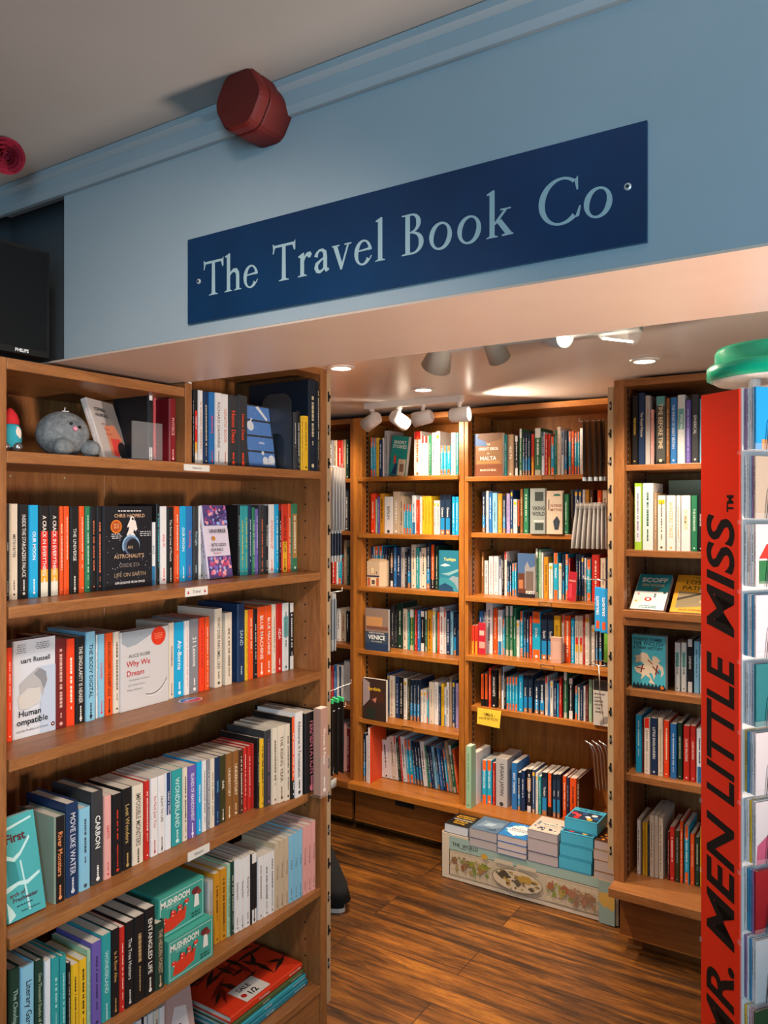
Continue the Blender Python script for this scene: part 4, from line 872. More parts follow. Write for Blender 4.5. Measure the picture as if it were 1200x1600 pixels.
def cov_dream(f):
    f.poly([(0, 1), (.85, 1), (.3, .82), (.12, .8), (0, .86)], '9aa2aa')
    f.disc(0.775, 0.885, 0.16, 'd83a20'); blocks(f, 0.775, 0.915, 0.2, 4, 'f08868', 0.008, 0.022)
    f.text('ALICE ROBB', 0.36, 0.685, 0.044, '5a5854', maxw=.62); f.text('Why We', 0.34, 0.575, 0.07, 'c03028', maxw=.66, bold=.012); f.text('Dream', 0.28, 0.465, 0.07, 'c03028', maxw=.55, bold=.012)
    f.text('The Science, Creativity', 0.36, 0.375, 0.024, '8a8884', maxw=.66); f.text('and Transformative', 0.30, 0.315, 0.024, '8a8884', maxw=.55); f.text('Power of Dreams', 0.27, 0.255, 0.024, '8a8884', maxw=.5)
    f.arc(0.62, 0.42, 0.36, 0.012, math.radians(250), math.radians(338), '4a4642'); f.arc(0.62, 0.40, 0.36, 0.012, math.radians(255), math.radians(335), 'f0ecea')
def cov_universe(f):
    rnd = random.Random(5)
    for b0, b1 in ((0, .3), (.72, 1)):
        f.rect(0, b0, 1, b1, '5a4880')
        for i in range(60):
            f.disc(rnd.random() * .9 + .05, b0 + .02 + rnd.random() * (b1 - b0 - .04), 0.02 + rnd.random() * .06, rnd.choice(['c04870', '7a68b8', 'd86a8c', '3c3468', '9cb0e0', 'e8a0a8']), n=8)
    f.text('UNIVERSE', .5, .64, .05, '3a3444', maxw=.85, bold=.015); f.disc(.3, .54, .07, 'c08030'); f.text('BITE-SIZED', .5, .45, .04, '3a3444', maxw=.85, bold=.01); f.text('CHUNKS', .4, .385, .04, '3a3444', maxw=.6, bold=.01); blocks(f, .4, .33, .4, 1, 'c07888', .012)
def cov_fresh(f):
    for p in ([(0, .62), (.3, .55), (.5, .6), (.8, .74), (.78, .77), (.5, .64), (.3, .6), (0, .67)], [(0, .28), (.35, .32), (.6, .30), (.95, .36), (.95, .39), (.6, .34), (.35, .36), (0, .33)], [(0, 0), (.2, .05), (.12, .12), (0, .2)], [(.55, .05), (.6, .05), (.5, .55), (.46, .55)], [(0, .86), (.9, .93), (.9, .95), (0, .89)]): f.poly(p, 'bfe4e4')
    f.poly([(.1, .6), (.35, .55), (.4, .36), (.1, .34)], '2f8a90')
    f.text('First', .42, .79, .085, '5a2424', maxw=.85, bold=.03, shear=-.1); f.text('arch of', .3, .245, .04, '5a2830', maxw=.5, bold=.02); f.text('Freshwater', .5, .19, .042, '4a2430', maxw=.75, bold=.02); blocks(f, .45, .12, .6, 1, '28444c', .012); f.text('Robert Macfarlane', .6, .07, .022, '28444c', maxw=.5)
def cov_hawking(f):
    f.poly([(.55, 1), (1, 1), (1, .3), (.3, .1)], '8e8884'); f.poly([(.35, .55), (.75, .6), (.9, .35), (.55, .05), (.3, .05)], 'e8906c'); f.poly([(.45, .35), (.8, .35), (.9, .2), (.55, .03), (.4, .05)], 'f05048'); f.disc(.82, .12, .22, '2c2a2c')
    f.text('STEPHEN', .36, .83, .06, '26262a', maxw=.62, bold=.02); f.text('HAWKING', .38, .735, .06, '26262a', maxw=.66, bold=.02)
    f.text('Will We', .38, .58, .04, 'c85048', maxw=.4); f.text('Survive', .4, .5, .04, 'c85048', maxw=.4); f.text('on Earth?', .42, .42, .04, 'c85048', maxw=.5)
def cov_things(f):
    for i, (t, c) in enumerate((('NGS', 'f4f0ee'), ('U', 'f4f0ee'), ('UGHT', '58c8d8'), ('U', 'f4f0ee'), ('EW', 'f4f0ee'))): f.text(t, .45, .76 - i * .105, .06, c, maxw=.85, bold=.02)
    f.rect(0, .07, 1, .085, 'f0e0e0')
def cov_nasa(f):
    for i in range(4):
        b = .03 + i * .245; f.rect(.02, b, .98, b + .215, '5a86c8')
    f.poly([(.45, .97), (.55, .99), (.85, .8), (.82, .76)], 'e4e8ee'); f.disc(.2, .66, .12, 'dfe3e8'); f.poly([(.18, .72), (.22, .72), (.3, .78), (.26, .79)], 'e8e8ea')
    f.text('NASA', .55, .40, .035, 'e8eef4', bold=.02); f.disc(.55, .24, .05, 'dfe3e8'); f.disc(.62, .12, .1, 'dfe3e8'); f.disc(.85, .14, .12, 'e4e8ec'); f.poly([(.5, .06), (.95, .06), (.9, .1), (.55, .1)], 'dfe3e8')
    rnd = random.Random(8)
    for i in range(14): f.disc(rnd.random() * .9 + .05, rnd.random() * .9 + .05, .008, 'e8eef4', n=6)
LB0 = ', long bookcase'
face_book('x', LX, 0.098, LS[1], 161.5, 237.5, 791, 0.022, '1c1d24', cov_astronaut, 'black cover of a floating astronaut over a blue earth' + LB0, spinecol='k')
face_book('x', LX, 0.118, LS[2], 20.8, 86, 998, 0.03, 'd4d6dc', cov_human, 'pale cover lettered Human Compatible with a grey robot hand' + LB0, spinecol='w')
face_book('x', LX, 0.112, LS[2], 188.6, 263.2, 983, 0.028, 'cbc8c8', cov_dream, 'pale grey cover lettered Why We Dream with a round red seal' + LB0, spinecol='w')
face_book('x', LX, 0.095, LS[1], 326.5, 364, 791, 0.016, 'd8cede', cov_universe, 'lilac cover with nebula bands lettered UNIVERSE in bite-sized chunks' + LB0, spinecol='pk', tilt=9)
face_book('x', LX, 0.045, LS[3], 12.5, 72, 1285, 0.02, '48a8ac', cov_fresh, 'teal rippled-water cover mentioning Freshwater, leaning back on the fourth shelf', spinecol='t', tilt=13)
y0, _ = on_x(163, -1.60)
cover_at((-1.545, 1.198, LS[0]), 0.128, 0.150, 0.016, 24, cov_hawking, 'cover with an orange sunburst and black planet, leaning on an acrylic stand', 'c8bfba', spinecol='m', tilt=19)
def cov_lines(f): blocks(f, .5, .9, .75, 14, '8a8888', .012, .045)
row(LBN + 'top shelf middle', 'x', LX, (0.05, 0.05), LS[0], [(231.5, 239.5, 610, 'bw', 'STEPHEN HAWKING', '3a3a3c', 'X')], 'science paperbacks on the top shelf')
face_book('x', LX, 0.075, LS[0], 240.5, 264.5, 623, 0.02, 'd0585c', cov_things, 'small coral red cover with white and turquoise capitals' + LB0 + ' top shelf', spinecol='r')
cover_at((-1.535, on_x(388, -1.535)[0], LS[0]), 0.122, 0.186, 0.02, 0, cov_nasa, 'dark box cover with four blue panels of spacecraft, top shelf of long bookcase', '3c3a3c', spinecol='k', tilt=8)
# acrylic stand in front of the leaning cover
m = MB(); m.box((0.03, 0, 0), (0.09, 0.09, 0.003), M_ACRYLIC); m.box((0.087, 0, 0.003), (0.09, 0.09, 0.09), M_ACRYLIC)
m.build('acrylic_book_stand', loc=(-1.572, 1.225, LS[0] + 0.0005)); tag(D.objects['acrylic_book_stand'], 'clear acrylic book stand on the top shelf by the coral cover', 'book stand')
# bookends
def bookend(loc, rz, mat, label, h=0.2, w=0.12, arch=True):
    r = empty('bookend', loc, rz); tag(r, label, 'bookend')
    m = MB(); n = 10; R = 0.035
    out = [(-w / 2, 0)] + [(-w / 2 + R - R * math.cos(a), h - R + R * math.sin(a)) for a in [math.pi / 2 * i / n for i in range(n + 1)]] + [(w / 2 - R + R * math.sin(a), h - R + R * math.cos(a)) for a in [math.pi / 2 * i / n for i in range(n + 1)]] + [(w / 2, 0)]
    if arch:
        iw = w * 0.26; ih = h * 0.48
        out += [(iw, 0)] + [(iw * math.cos(a), ih - iw + iw * math.sin(a)) for a in [math.pi * i / 12 for i in range(13)]] + [(-iw, 0)]
    vs_ = [(x, 0, z) for x, z in out] + [(x, 0.0015, z) for x, z in out]; k = len(out)
    m.add(vs_, [tuple(range(k)), tuple(range(2 * k - 1, k - 1, -1))] + [(i, k + i, k + (i + 1) % k, (i + 1) % k) for i in range(k)], mat)
    m.build('upright_plate', r); m = MB(); m.box((-w / 2, -0.02, 0), (w / 2, 0, 0.0012), mat); m.build('foot_plate', r)
    return r
yb, _ = on_x(430, -1.56)
bookend((-1.53, 1.792, LS[0] + 0.0006), 0.0, M_DSTEEL, 'grey steel bookend with an arched cut-out beside the blue panel cover', 0.225, 0.112)
o = book(0.022, 0.157, 0.19, 'm', 'PHYSICS', 'e0a8a0', True, seed=77, base='7c1820'); o.location = (-1.495, 1.360, LS[0] + .0008); tag(o, 'large dark red hardback against the divider of the top shelf', 'book')

# plush toys
r = empty('plush_seal', (-1.565, 1.10, LS[0]), math.radians(-20)); tag(r, 'round grey plush seal with a pink nose sitting on the top shelf', 'plush toy')
m, nt, bb = nodes('grey_plush'); v = coords(nt, (1, 1, 1)); nz = noise(nt, v, 60, 5, .7)
nt.links.new(ramp(nt, nz, [(.3, '55595c'), (.7, '8c9092')]), bb.inputs['Base Color']); bb.inputs['Roughness'].default_value = 1; bump(nt, bb, nz, .8, .004); M_PL = m
q = MB(); q.ball((0, 0, 0.052), 0.053, M_PL, 16, (1, 1.08, 0.98)); q.build('body', r, smooth=True)
for s, yy in (('a', -0.012), ('b', 0.052)):
    q = MB(); q.ball((0.048 if s == 'a' else 0.03, yy, 0.02), 0.022, M_PL, 10, (1, 1, .9)); q.build('flipper', r, smooth=True)
q = MB(); q.ball((0.052, 0.012, 0.062), 0.006, flat('d88c9c', .6), 8); q.build('nose', r, smooth=True)
for yy, z in ((0.004, .073), (0.022, .066)):
    q = MB(); q.ball((0.0515, yy, z), 0.0034, flat('101010', .2), 8); q.build('eye', r, smooth=True)
q = MB(); q.tube([(0.01, 0.0, .10), (0.012, 0.002, .112)], .001, flat('e8e8e8'), 6); q.box((0.005, -0.006, .102), (0.02, 0.008, .1032), flat('e8e8e8')); q.build('hang_tag', r)
r = empty('plush_gnome', (-1.535, 0.955, LS[0]), math.radians(-10)); tag(r, 'small teal toy figure in a red hat with silver boots', 'plush toy')
q = MB(); q.lathe([(.020, .012), (.023, .03), (.021, .052), (.015, .062)], Matrix.Identity(4), flat('2c94a4', .8), 16); q.build('body', r, smooth=True)
q = MB(); q.lathe([(.018, .060), (.018, .068), (.013, .082), (.005, .092), (.001, .094)], Matrix.Identity(4), flat('c42028', .8), 16); q.build('hat', r, smooth=True)
q = MB(); q.ball((0.016, 0.006, .040), .011, flat('e0c8b8', .8), 8, (.5, 1, 1.5)); q.build('face', r, smooth=True)
q = MB(); q.ball((0.012, 0.008, .0125), .012, flat('a8a8a8', .25, .9), 10, (1.3, 1, 1)); q.build('boot', r, smooth=True)
q = MB(); q.ball((0.006, -0.014, .0125), .012, flat('a8a8a8', .25, .9), 10, (1.3, 1, 1)); q.build('boot', r, smooth=True)

# big books at the end of the fourth shelf
def cov_none(f): pass
def side_book(px0, px1, yt, s, z, d, colour, label, title=None, tc=None, base=None, group=None):
    X = LX - s; a, _ = on_x(px0, X); b, _ = on_x(px1, X); _, tm = on_x((px0 + px1) / 2, X)
    o = book(b - a - .001, zz(yt, tm) - z - .001, d, colour, title, tc, True, seed=9, base=base)
    o.location = (X, (a + b) / 2, z + .0008); tag(o, label, 'book', group); return o
side_book(477, 498, 1112, 0.0, LS[3], 0.20, 'k', 'thick black cookery hardback with pink lettering at the far end of shelf four', 'FERMENTATION', 'd87888')
def thin_big(px0, px1, yt, yb, X, label, base):
    a, t0 = on_x(px0, X); b, t1 = on_x(px1, X); h = (yb - yt) / F * (t0 + t1) / 2
    o = book(b - a, h, 0.15, 'cr', 'Women & Plants', 'f4ece4', False, seed=4, base=base); return o, a, b, h
# two pale books hanging in a clear rack on the end of the bookcase
o, a, b, h = thin_big(501, 513, 1095, 1230, -1.435, '', 'b89080')
o.location = (-1.435, (a + b) / 2, H - 0.862); o.scale = (0.18, 1, 1)
tag(o, 'tall dusty pink book in the clear rack on the bookcase post', 'book')
m = MB(); zz0 = H - 0.868
m.box((-1.4695, a - .003, zz0), (-1.432, b + .003, zz0 + .002), M_ACRYLIC); m.box((-1.434, a - .003, zz0 + .002), (-1.432, b + .003, zz0 + .12), M_ACRYLIC)
m.build('clear_book_rack'); tag(D.objects['clear_book_rack'], 'clear plastic rack holding the dusty pink book on the bookcase post', 'rack')

# mushroom game boxes on the fifth shelf
def mush_box(loc, label):
    r = empty('mushroom_game_box', loc); tag(r, label, 'game box', 'teal mushroom game boxes')
    W_, Hh, Dd = 0.152, 0.102, 0.15
    m = MB(); base = flat('3f9c8c', .4); m.box((-Dd, 0, 0), (0, W_, Hh), base)
    f = Face(m, (0, 0, 0), (0, 1, 0), (0, 0, 1), (1, 0, 0), W_, Hh)
    for a0, b0, a1, b1 in ((.03, .05, .97, .065), (.03, .94, .97, .955), (.03, .05, .04, .955), (.96, .05, .97, .955)): f.rect(a0, b0, a1, b1, 'c4e0d8')
    f.text('MUSHROOM', .36, .80, .15, 'eeeae0', maxw=.62, bold=.03); f.text('MATCH', .3, .68, .08, 'a8ccc4', maxw=.3)
    f.poly([(.1, .12), (.14, .4), (.3, .46), (.6, .5), (.56, .2), (.3, .1)], 'd83c24')
    for x, y, q in ((.12, .42, .05), (.3, .5, .06), (.45, .56, .05), (.6, .62, .05)):
        f.rect(x - .015, y - .08, x + .015, y, 'f0ece4'); f.disc(x, y, q, 'e02c20', ry=q * .7); f.disc(x, y + .02, q * .2, 'f4f0ea', n=8)
    for x, a_ in ((.22, .1), (.36, .05), (.5, .1)): f.poly([(x, .42), (x + .02, .42), (x + .06, .62), (x + .03, .6)], '1f4a38')
    f.poly([(.76, .35), (.88, .35), (.86, .7), (.78, .7)], 'e8e4de'); f.disc(.80, .75, .09, '6a2c2c', ry=.06); f.disc(.88, .68, .05, '8a3c34', ry=.04)
    blocks(f, .8, .2, .25, 2, '1f4a40', .03, .07)
    t_ = Face(m, (-Dd, 0, Hh), (0, 1, 0), (1, 0, 0), (0, 0, 1), W_, Dd); t_.V = Vector((1, 0, 0)); t_.O = Vector((-Dd, 0, Hh))
    t_.text('MUSHROOM', .4, .5, .08, 'e8e4da', maxw=.6, rot=0)
    m.build('printed_box', r)
    l = MB(); l.box((-Dd + .001, .001, Hh + .0003), (-.001, W_ - .001, Hh + .0012), flat('4aa898', .4)); l.build('lid', r)
yy, _ = on_x(262.5, -1.485)
mush_box((-1.485, yy, LS[4] + .0006), 'lower teal mushroom game box standing on the fifth shelf')
mush_box((-1.505, yy - .012, LS[4] + .1055), 'upper teal mushroom game box stacked on the lower one')

# bottom shelf: a pile of large picture books
def lay(loc, wx, dy, th, base, cover, label, page=None, name='stacked_book', hard=True, group=None, rz=0.0, spinecol='k', title=None):
    """a book lying flat, read from -y; loc = its front-left bottom corner; wx along x, dy away"""
    o = book(th, dy, wx, spinecol, title, None, hard, cover=cover, seed=hash_(label), base=base, name=name); o.name = name
    if page:
        for ch in o.children: ch.data.materials[0] = flat(page, .6)
    Rm = Matrix(((-1, 0, 0, 0), (0, 0, 1, 0), (0, 1, 0, 0), (0, 0, 0, 1)))
    o.matrix_world = Matrix.Translation(loc) @ Matrix.Rotation(math.radians(rz), 4, 'Z') @ Rm @ Matrix.Translation((0, th / 2, 0))
    tag(o, label, 'book', group); return o
def cov_redplants(f):
    rnd = random.Random(2)
    for i in range(26):
        x, y = .1 + rnd.random() * .8, .1 + rnd.random() * .8; a = rnd.random() * 6; l = .1 + rnd.random() * .12
        f.poly([(x - l * math.cos(a), y - l * math.sin(a)), (x + .03 * math.sin(a), y - .03 * math.cos(a)), (x + l * math.cos(a), y + l * math.sin(a)), (x - .03 * math.sin(a), y + .03 * math.cos(a))], rnd.choice(['2a1c14', '3c2416', '1c1a16', '7c1c10']))
zc = LS[5] + .0006
for i, (th, bs, lab) in enumerate(((.018, '2a7f92', 'large teal picture book at the foot of the bottom-shelf pile'), (.016, '2f97a8', 'large turquoise book second from the foot of the bottom-shelf pile'), (.015, '4a5c34', 'large moss green book third in the bottom-shelf pile'), (.02, 'd8391c', 'large red book patterned with dark plants topping the bottom-shelf pile'))):
    # spine towards +x: turn the lying book
    o = lay((-1.505 - .004 * i, 1.60 + .006 * i, zc), 0.24, 0.31, th, bs, cov_redplants if i == 3 else None, lab, spinecol='k', title='Translation' if i == 3 else 'NATURE')
    o.matrix_world = Matrix.Translation((-1.505 - .004 * i, 1.91 - .004 * i, zc)) @ Matrix.Rotation(math.pi, 4, 'Z') @ Matrix.Rotation(math.radians(0), 4, 'Z') @ Matrix(((-1, 0, 0, 0), (0, 0, 1, 0), (0, 1, 0, 0), (0, 0, 0, 1))) @ Matrix.Translation((0, th / 2, 0))
    zc += th + .0006
m = MB(); m.box((0, 0, 0), (.075, .10, .0006), flat('d8d4ce', .6))
f = Face(m, (.075, 0, .0006), (0, 1, 0), (-1, 0, 0), (0, 0, 1), .10, .075); f.text('SALE', .42, .72, .22, '1c1c1c', maxw=.6, bold=.02); f.text('1/2', .5, .3, .26, '1c1c1c', bold=.03); f.disc(.16, .35, .09, 'b02020')
m.build('sale_card', loc=(-1.60, 1.66, zc + .0005)); tag(D.objects['sale_card'], 'white SALE card lying on the red plant-patterned book', 'sign card')
def cov_pinkfox(f):
    f.poly([(.1, .1), (.2, .5), (.45, .75), (.8, .7), (.85, .35), (.7, .1)], 'd8d0d0')
    for x, y in ((.3, .4), (.55, .55), (.6, .3), (.4, .2), (.7, .45)): f.disc(x, y, .05, '7a4c4c', ry=.03)
face_book('x', LX, 0.05, LS[5], 262, 312, 1545, 0.012, 'b89a94', cov_pinkfox, 'dusty pink cover with a pale blotchy animal on the bottom shelf', spinecol='pk', tilt=10)
# round sticker on the third shelf
m = MB(); cx, cy = -1.537, 1.458
ov = lambda k: [(cx + .027 * k * math.cos(a) * .9, cy + .034 * k * math.sin(a), 0) for a in [2 * math.pi * i / 28 for i in range(28)]]
def flatpoly(m, pts, z, mat): m.add([(x, y, z) for x, y, _ in pts], [tuple(range(len(pts)))], mat)
top = LS[2]
flatpoly(m, ov(1), top + .0004, flat('e8e4e4', .3)); flatpoly(m, ov(.9), top + .0006, flat('1c64b0', .3)); flatpoly(m, [p for p in ov(.9) if p[0] > cx - .001], top + .0008, flat('d83050', .3))
f = Face(m, (cx + .01, cy - .03, top + .001), (0, 1, 0), (-1, 0, 0), (0, 0, 1), .06, .02); f.text('books', .5, .5, .4, 'f0f4f8', maxw=.7, bold=.03)
m.build('oval_sticker'); tag(D.objects['oval_sticker'], 'blue and red oval sticker with a white border on the third shelf', 'sticker')
# shelf-edge cards
def edge_card(px0, px1, z0, z1, X, txt, label):
    a, _ = on_x(px0, X); b, _ = on_x(px1, X); m = MB(); m.box((X, a, z0), (X + .0012, b, z1), flat('d8d4cc', .5))
    f = Face(m, (X + .0012, a, z0), (0, 1, 0), (0, 0, 1), (1, 0, 0), b - a, z1 - z0); f.text(txt, .5, .5, .34, '3a3634', maxw=.6)
    if txt == 'Travel': f.poly([(.08, .3), (.18, .3), (.13, .7)], 'a83040'); f.poly([(.82, .3), (.92, .3), (.87, .7)], 'a83040')
    o = m.build('shelf_label'); tag(o, label, 'label'); return o
edge_card(287, 327, LS[0] - .020, LS[0] - .004, LX + .0003, 'Reference', 'white shelf label lettered Reference on the top shelf edge')
edge_card(289, 324, LS[1] - .024, LS[1] - .002, LX + .0003, 'Travel', 'white shelf label with small red marks on the second shelf edge')
edge_card(293, 327, LS[3] - .024, LS[3] - .002, LX + .0003, 'Nature', 'white shelf label on the fourth shelf edge of the long bookcase')

# ---- covers in the back bookcases
def pic(bg_pairs, texts):
    def g(f):
        for p, c in bg_pairs: f.poly(p, c)
        for t in texts:
            f.text(t[0], t[1], t[2], t[3], t[4], maxw=t[5] if len(t) > 5 else .85, bold=.02)
    return g
R4 = lambda a0, b0, a1, b1: [(a0, b0), (a1, b0), (a1, b1), (a0, b1)]
mbk = ', middle bookcase'; abk = ', alcove bookcase'
G_ = 'cover_display_book'
face_book('y', 3.3, .035, cz[0], 607, 633, 683, .024, '1f8a80', pic([(R4(.5, 0, .95, .42), 'd8c0a0'), ([(.1, .02), (.3, .3), (.42, .3), (.45, .02)], '23365c'), ([(.2, .3), (.35, .3), (.32, .5), (.22, .5)], 'e03020'), (R4(.6, .1, .85, .3), '8a6a50')], [('SHORT', .5, .84, .08, 'e4ece4'), ('STORIES', .5, .73, .08, 'e4ece4')]), 'leaning teal cover lettered SHORT STORIES' + mbk, spinecol='n', lean=-7)
face_book('y', 3.3, .03, cz[2], 685.5, 716.5, 860, .018, '2b7c94', pic([(R4(0, 0, 1, .32), '3a8c9c'), ([(0, .12), (.3, .2), (.7, .1), (.75, 0), (0, 0)], '20486a'), ([(.5, .3), (.8, .2), (.95, .05), (1, .05), (1, .35), (.7, .38)], '8ca0a8'), ([(.05, .62), (.3, .6), (.6, .63), (.3, .68)], 'd8e4e0'), ([(.1, .42), (.5, .38), (1, .5), (1, .56), (.5, .46)], '84b0b4')], [('Turkiye', .55, .77, .075, 'e8d878')]), 'teal seaside guide cover titled Turkiye' + mbk, spinecol='b')
face_book('y', 3.3, -.008, cz[3], 570, 606.5, 951, .02, '3c4a5c', pic([(R4(0, .45, 1, 1), '8a7468'), (R4(.05, .55, .75, .8), 'c08a58'), (R4(.05, .5, 1, .58), '7a5040'), (R4(0, 0, 1, .18), '2c3c58')], [('MARTIN GAYFORD', .5, .42, .035, 'd8c8c0'), ('VENICE', .5, .32, .1, 'f0f0ec'), ('CITY OF PICTURES', .5, .22, .025, 'd8d4b8')]), 'grey and brown canal cover lettered VENICE' + mbk, spinecol='w', hard=True)
face_book('y', 3.3, -.008, cz[4], 566.5, 603, 1061, .02, '3c2a24', pic([([(0, .3), (.3, .5), (.3, .9), (0, 1)], 'a08c8c'), (R4(.35, .45, .95, .7), '4a2c20'), ([(.4, .5), (.6, .56), (.55, .42)], 'c07868'), (R4(.15, .03, .55, .3), '2c3028')], [('Sardinia', .5, .76, .08, 'e8b828')]), 'dark brown food scene cover titled Sardinia in yellow' + mbk, spinecol='w')
def cov_box(f): pass
r = empty('house_shaped_box', (on_y(573.5, 3.335)[0], 3.335, cz[2] + .0006)); tag(r, 'small cream card house with painted shopfront' + mbk, 'model house')
q = MB(); w_, h_ = .082, .14
q.prism([(0, 0), (.075, 0), (.10, .03), (.10, .07), (0, .07)], 0, .125, flat('cdb596', .6))
f = Face(q, (0, 0, 0), (1, 0, 0), (0, 0, 1), (0, -1, 0), .075, .125)
f.rect(0, .38, 1, .44, '33384c'); f.rect(.05, .02, .25, .34, 'b85c3c'); f.rect(.32, .04, .7, .34, 'e8dcc0'); f.rect(.76, .02, .95, .34, 'b86040'); f.rect(.38, .08, .64, .26, '5a4c40'); f.rect(.3, .5, .6, .78, 'c89858'); f.rect(.34, .52, .44, .76, 'e8d8b8'); f.rect(.46, .52, .56, .76, 'e8d8b8'); f.rect(.74, .5, .8, .6, '2c3440')
q.build('printed_walls', r)
q = MB(); q.add([(0, 0, .125), (.075, 0, .125), (.10, .03, .125), (.10, .07, .125), (0, .07, .125), (.01, .02, .138), (.07, .02, .138), (.085, .04, .138), (.01, .06, .138)], [(0, 1, 6, 5), (1, 2, 7, 6), (2, 3, 7), (3, 4, 8, 7), (4, 0, 5, 8), (5, 6, 7, 8)], flat('b89c7c', .6)); q.build('roof', r)
face_book('y', 3.3, .03, az[0], 740.5, 785, 677, .028, '9a7048', pic([([(0, .72), (.45, .7), (.35, .95), (0, 1)], '5a7cae'), ([(.1, .9), (.5, .78), (.95, .85), (1, 1), (.2, 1)], '7c5c48'), (R4(0, 0, 1, .28), '8a5030'), (R4(.1, .3, .9, .36), 'c08848')], [('THE', .5, .74, .035, 'f4f0e8'), ('GREAT SIEGE', .5, .64, .06, 'f4f0e8'), ('OF', .5, .53, .03, 'f4f0e8'), ('MALTA', .5, .42, .09, 'f4f0e8'), ('MARCUS BULL', .5, .15, .045, 'f0e0c8')]), 'brown and blue siege picture cover lettered MALTA' + abk, spinecol='o')
face_book('y', 3.33, -.01, az[1], 828, 851.5, 763, .025, '98a09a', pic([(R4(.3, .72, .9, .92), '3a4440'), (R4(.3, .08, .9, .24), '3a4440'), (R4(.2, .26, .95, .3), 'c8ccc4')], [('VIKING', .55, .56, .085, '2a302c'), ('WORLD', .55, .44, .085, '2a302c')]), 'grey green cover lettered VIKING WORLD' + abk, spinecol='wc')
face_book('y', 3.33, -.01, az[1], 853.5, 878.8, 767, .02, 'd6c2aa', pic([([(.4, .88), (.9, .88), (.8, .93), (.5, .93)], '2c6a5c'), ([(.5, .1), (.75, .1), (.85, .3), (.65, .42), (.4, .3)], '34404c'), (R4(.1, .55, .16, .8), '2c3c44')], [('NORSE', .6, .66, .06, '8a4c3c'), ('MYTHS', .6, .56, .06, '8a4c3c')]), 'beige cover with knotwork lettered NORSE MYTHS' + abk, spinecol='bg', hard=True)
face_book('y', 3.3, .075, az[2], 808.5, 836, 865, .018, '46648c', pic([(R4(0, 0, .45, .55), '5a3428'), ([(.4, .2), (.4, .7), (.55, .82), (.7, .68), (1, .72), (1, .12)], '8c8c90'), (R4(.45, .1, .9, .6), '6a5c54'), (R4(0, 0, 1, .1), '1c1c28'), (R4(.05, .2, .3, .4), 'a86c48')], [('PORTO', .72, .12, .07, 'f0f0ec', .5)]), 'blue sky and old houses cover lettered PORTO' + abk, spinecol='rg')
face_book('y', 3.3, .05, az[2], 886, 899.2, 894, .01, 'b42434', pic([(R4(.1, .1, .5, .6), 'd84050')], [('HARISSA', .5, .7, .06, 'f0c8b8')]), 'dark red slanting cookbook cover' + abk + ' third shelf', spinecol='ry', lean=-3)
face_book('y', 3.3, .04, az[3], 747, 758.6, 973, .012, 'b82838', pic([(R4(.1, .2, .9, .4), 'e4a090'), (R4(.15, .6, .8, .75), 'e8b8a8')], []), 'red cover beside two yellow spines' + abk + ' fourth shelf', spinecol='p')
row(AB + 'fourth shelf front', 'y', 3.3, (.04, .04), az[3], [(736.3, 741.2, 977, 'ry', None, 'b02820'), (741.5, 746.6, 977, 'ry', None, 'b02820')], AG, name='travel_guide')
face_book('y', 3.3, .03, az[3], 860, 876.5, 996, .022, 'c89c8a', pic([(R4(.15, .15, .85, .85), 'd4aa98')], []), 'small thick cream and pink book in front of the BARCELONA spine' + abk, spinecol='cr')
face_book('y', 3.33, -.015, az[4], 926.5, 954.5, 1064, .02, 'c9c5c0', pic([(R4(0, .78, 1, 1), '2c2a2a'), ([(.4, 0), (1, .1), (1, .25), (.6, .2), (.35, .08)], '8c8884')], [('BUILDINGS', .35, .70, .04, '1c1c1c', .6), ('HAVE', .25, .62, .045, '1c1c1c', .4), ('GENDER', .3, .54, .045, '1c1c1c', .5), ('AROUND', .3, .46, .045, '1c1c1c', .5), ('THE', .25, .38, .045, '1c1c1c', .3), ('WORLD', .33, .30, .045, '1c1c1c', .5)]), 'grey cover with black capitals about the WORLD' + abk + ' fifth shelf', spinecol='w')
def cov_english(f):
    f.rect(0, 0, 1, .06, '1c2c34')
    for i in range(9): f.poly([(i * .11, .04), (i * .11 + .05, .12), (i * .11 + .11, .05)], '1c3440')
    for t, y, s_ in (('ROBERT TOMBS', .925, .05), ('THE ENGLISH', .845, .065), ('& THEIR HISTORY', .765, .055)): f.text(t, .47, y, s_, '22404c', maxw=.9, bold=.01)
    f.poly([(.08, .48), (.12, .56), (.05, .6), (.2, .62), (.3, .68), (.45, .66), (.5, .6), (.6, .52), (.62, .62), (.72, .62), (.85, .55), (.78, .5), (.92, .44), (.95, .32), (.86, .24), (.88, .36), (.8, .4), (.72, .3), (.66, .18), (.6, .3), (.5, .3), (.62, .16), (.7, .1), (.5, .12), (.55, .2), (.4, .26), (.25, .16), (.3, .26), (.12, .3), (.05, .38), (.2, .42), (.38, .44), (.3, .5)], 'e4d4bc')
    for p in ([(.12, .38), (.38, .36), (.38, .38), (.12, .4)], [(.24, .3), (.28, .3), (.34, .46), (.3, .46)], [(.6, .42), (.8, .3), (.82, .32), (.62, .44)], [(.68, .28), (.72, .28), (.78, .46), (.74, .46)], [(.46, .54), (.62, .46), (.62, .48), (.47, .56)]): f.poly(p, '7c2420')
    f.disc(.9, .05, .05, 'e87020')
ebk = ', front bookcase'
face_book('y', 2.93, .05, ez[3], 987, 1040, 993, .036, '4ab4cc', cov_english, 'thick light blue cover with a white horse titled THE ENGLISH' + ebk, spinecol='c')
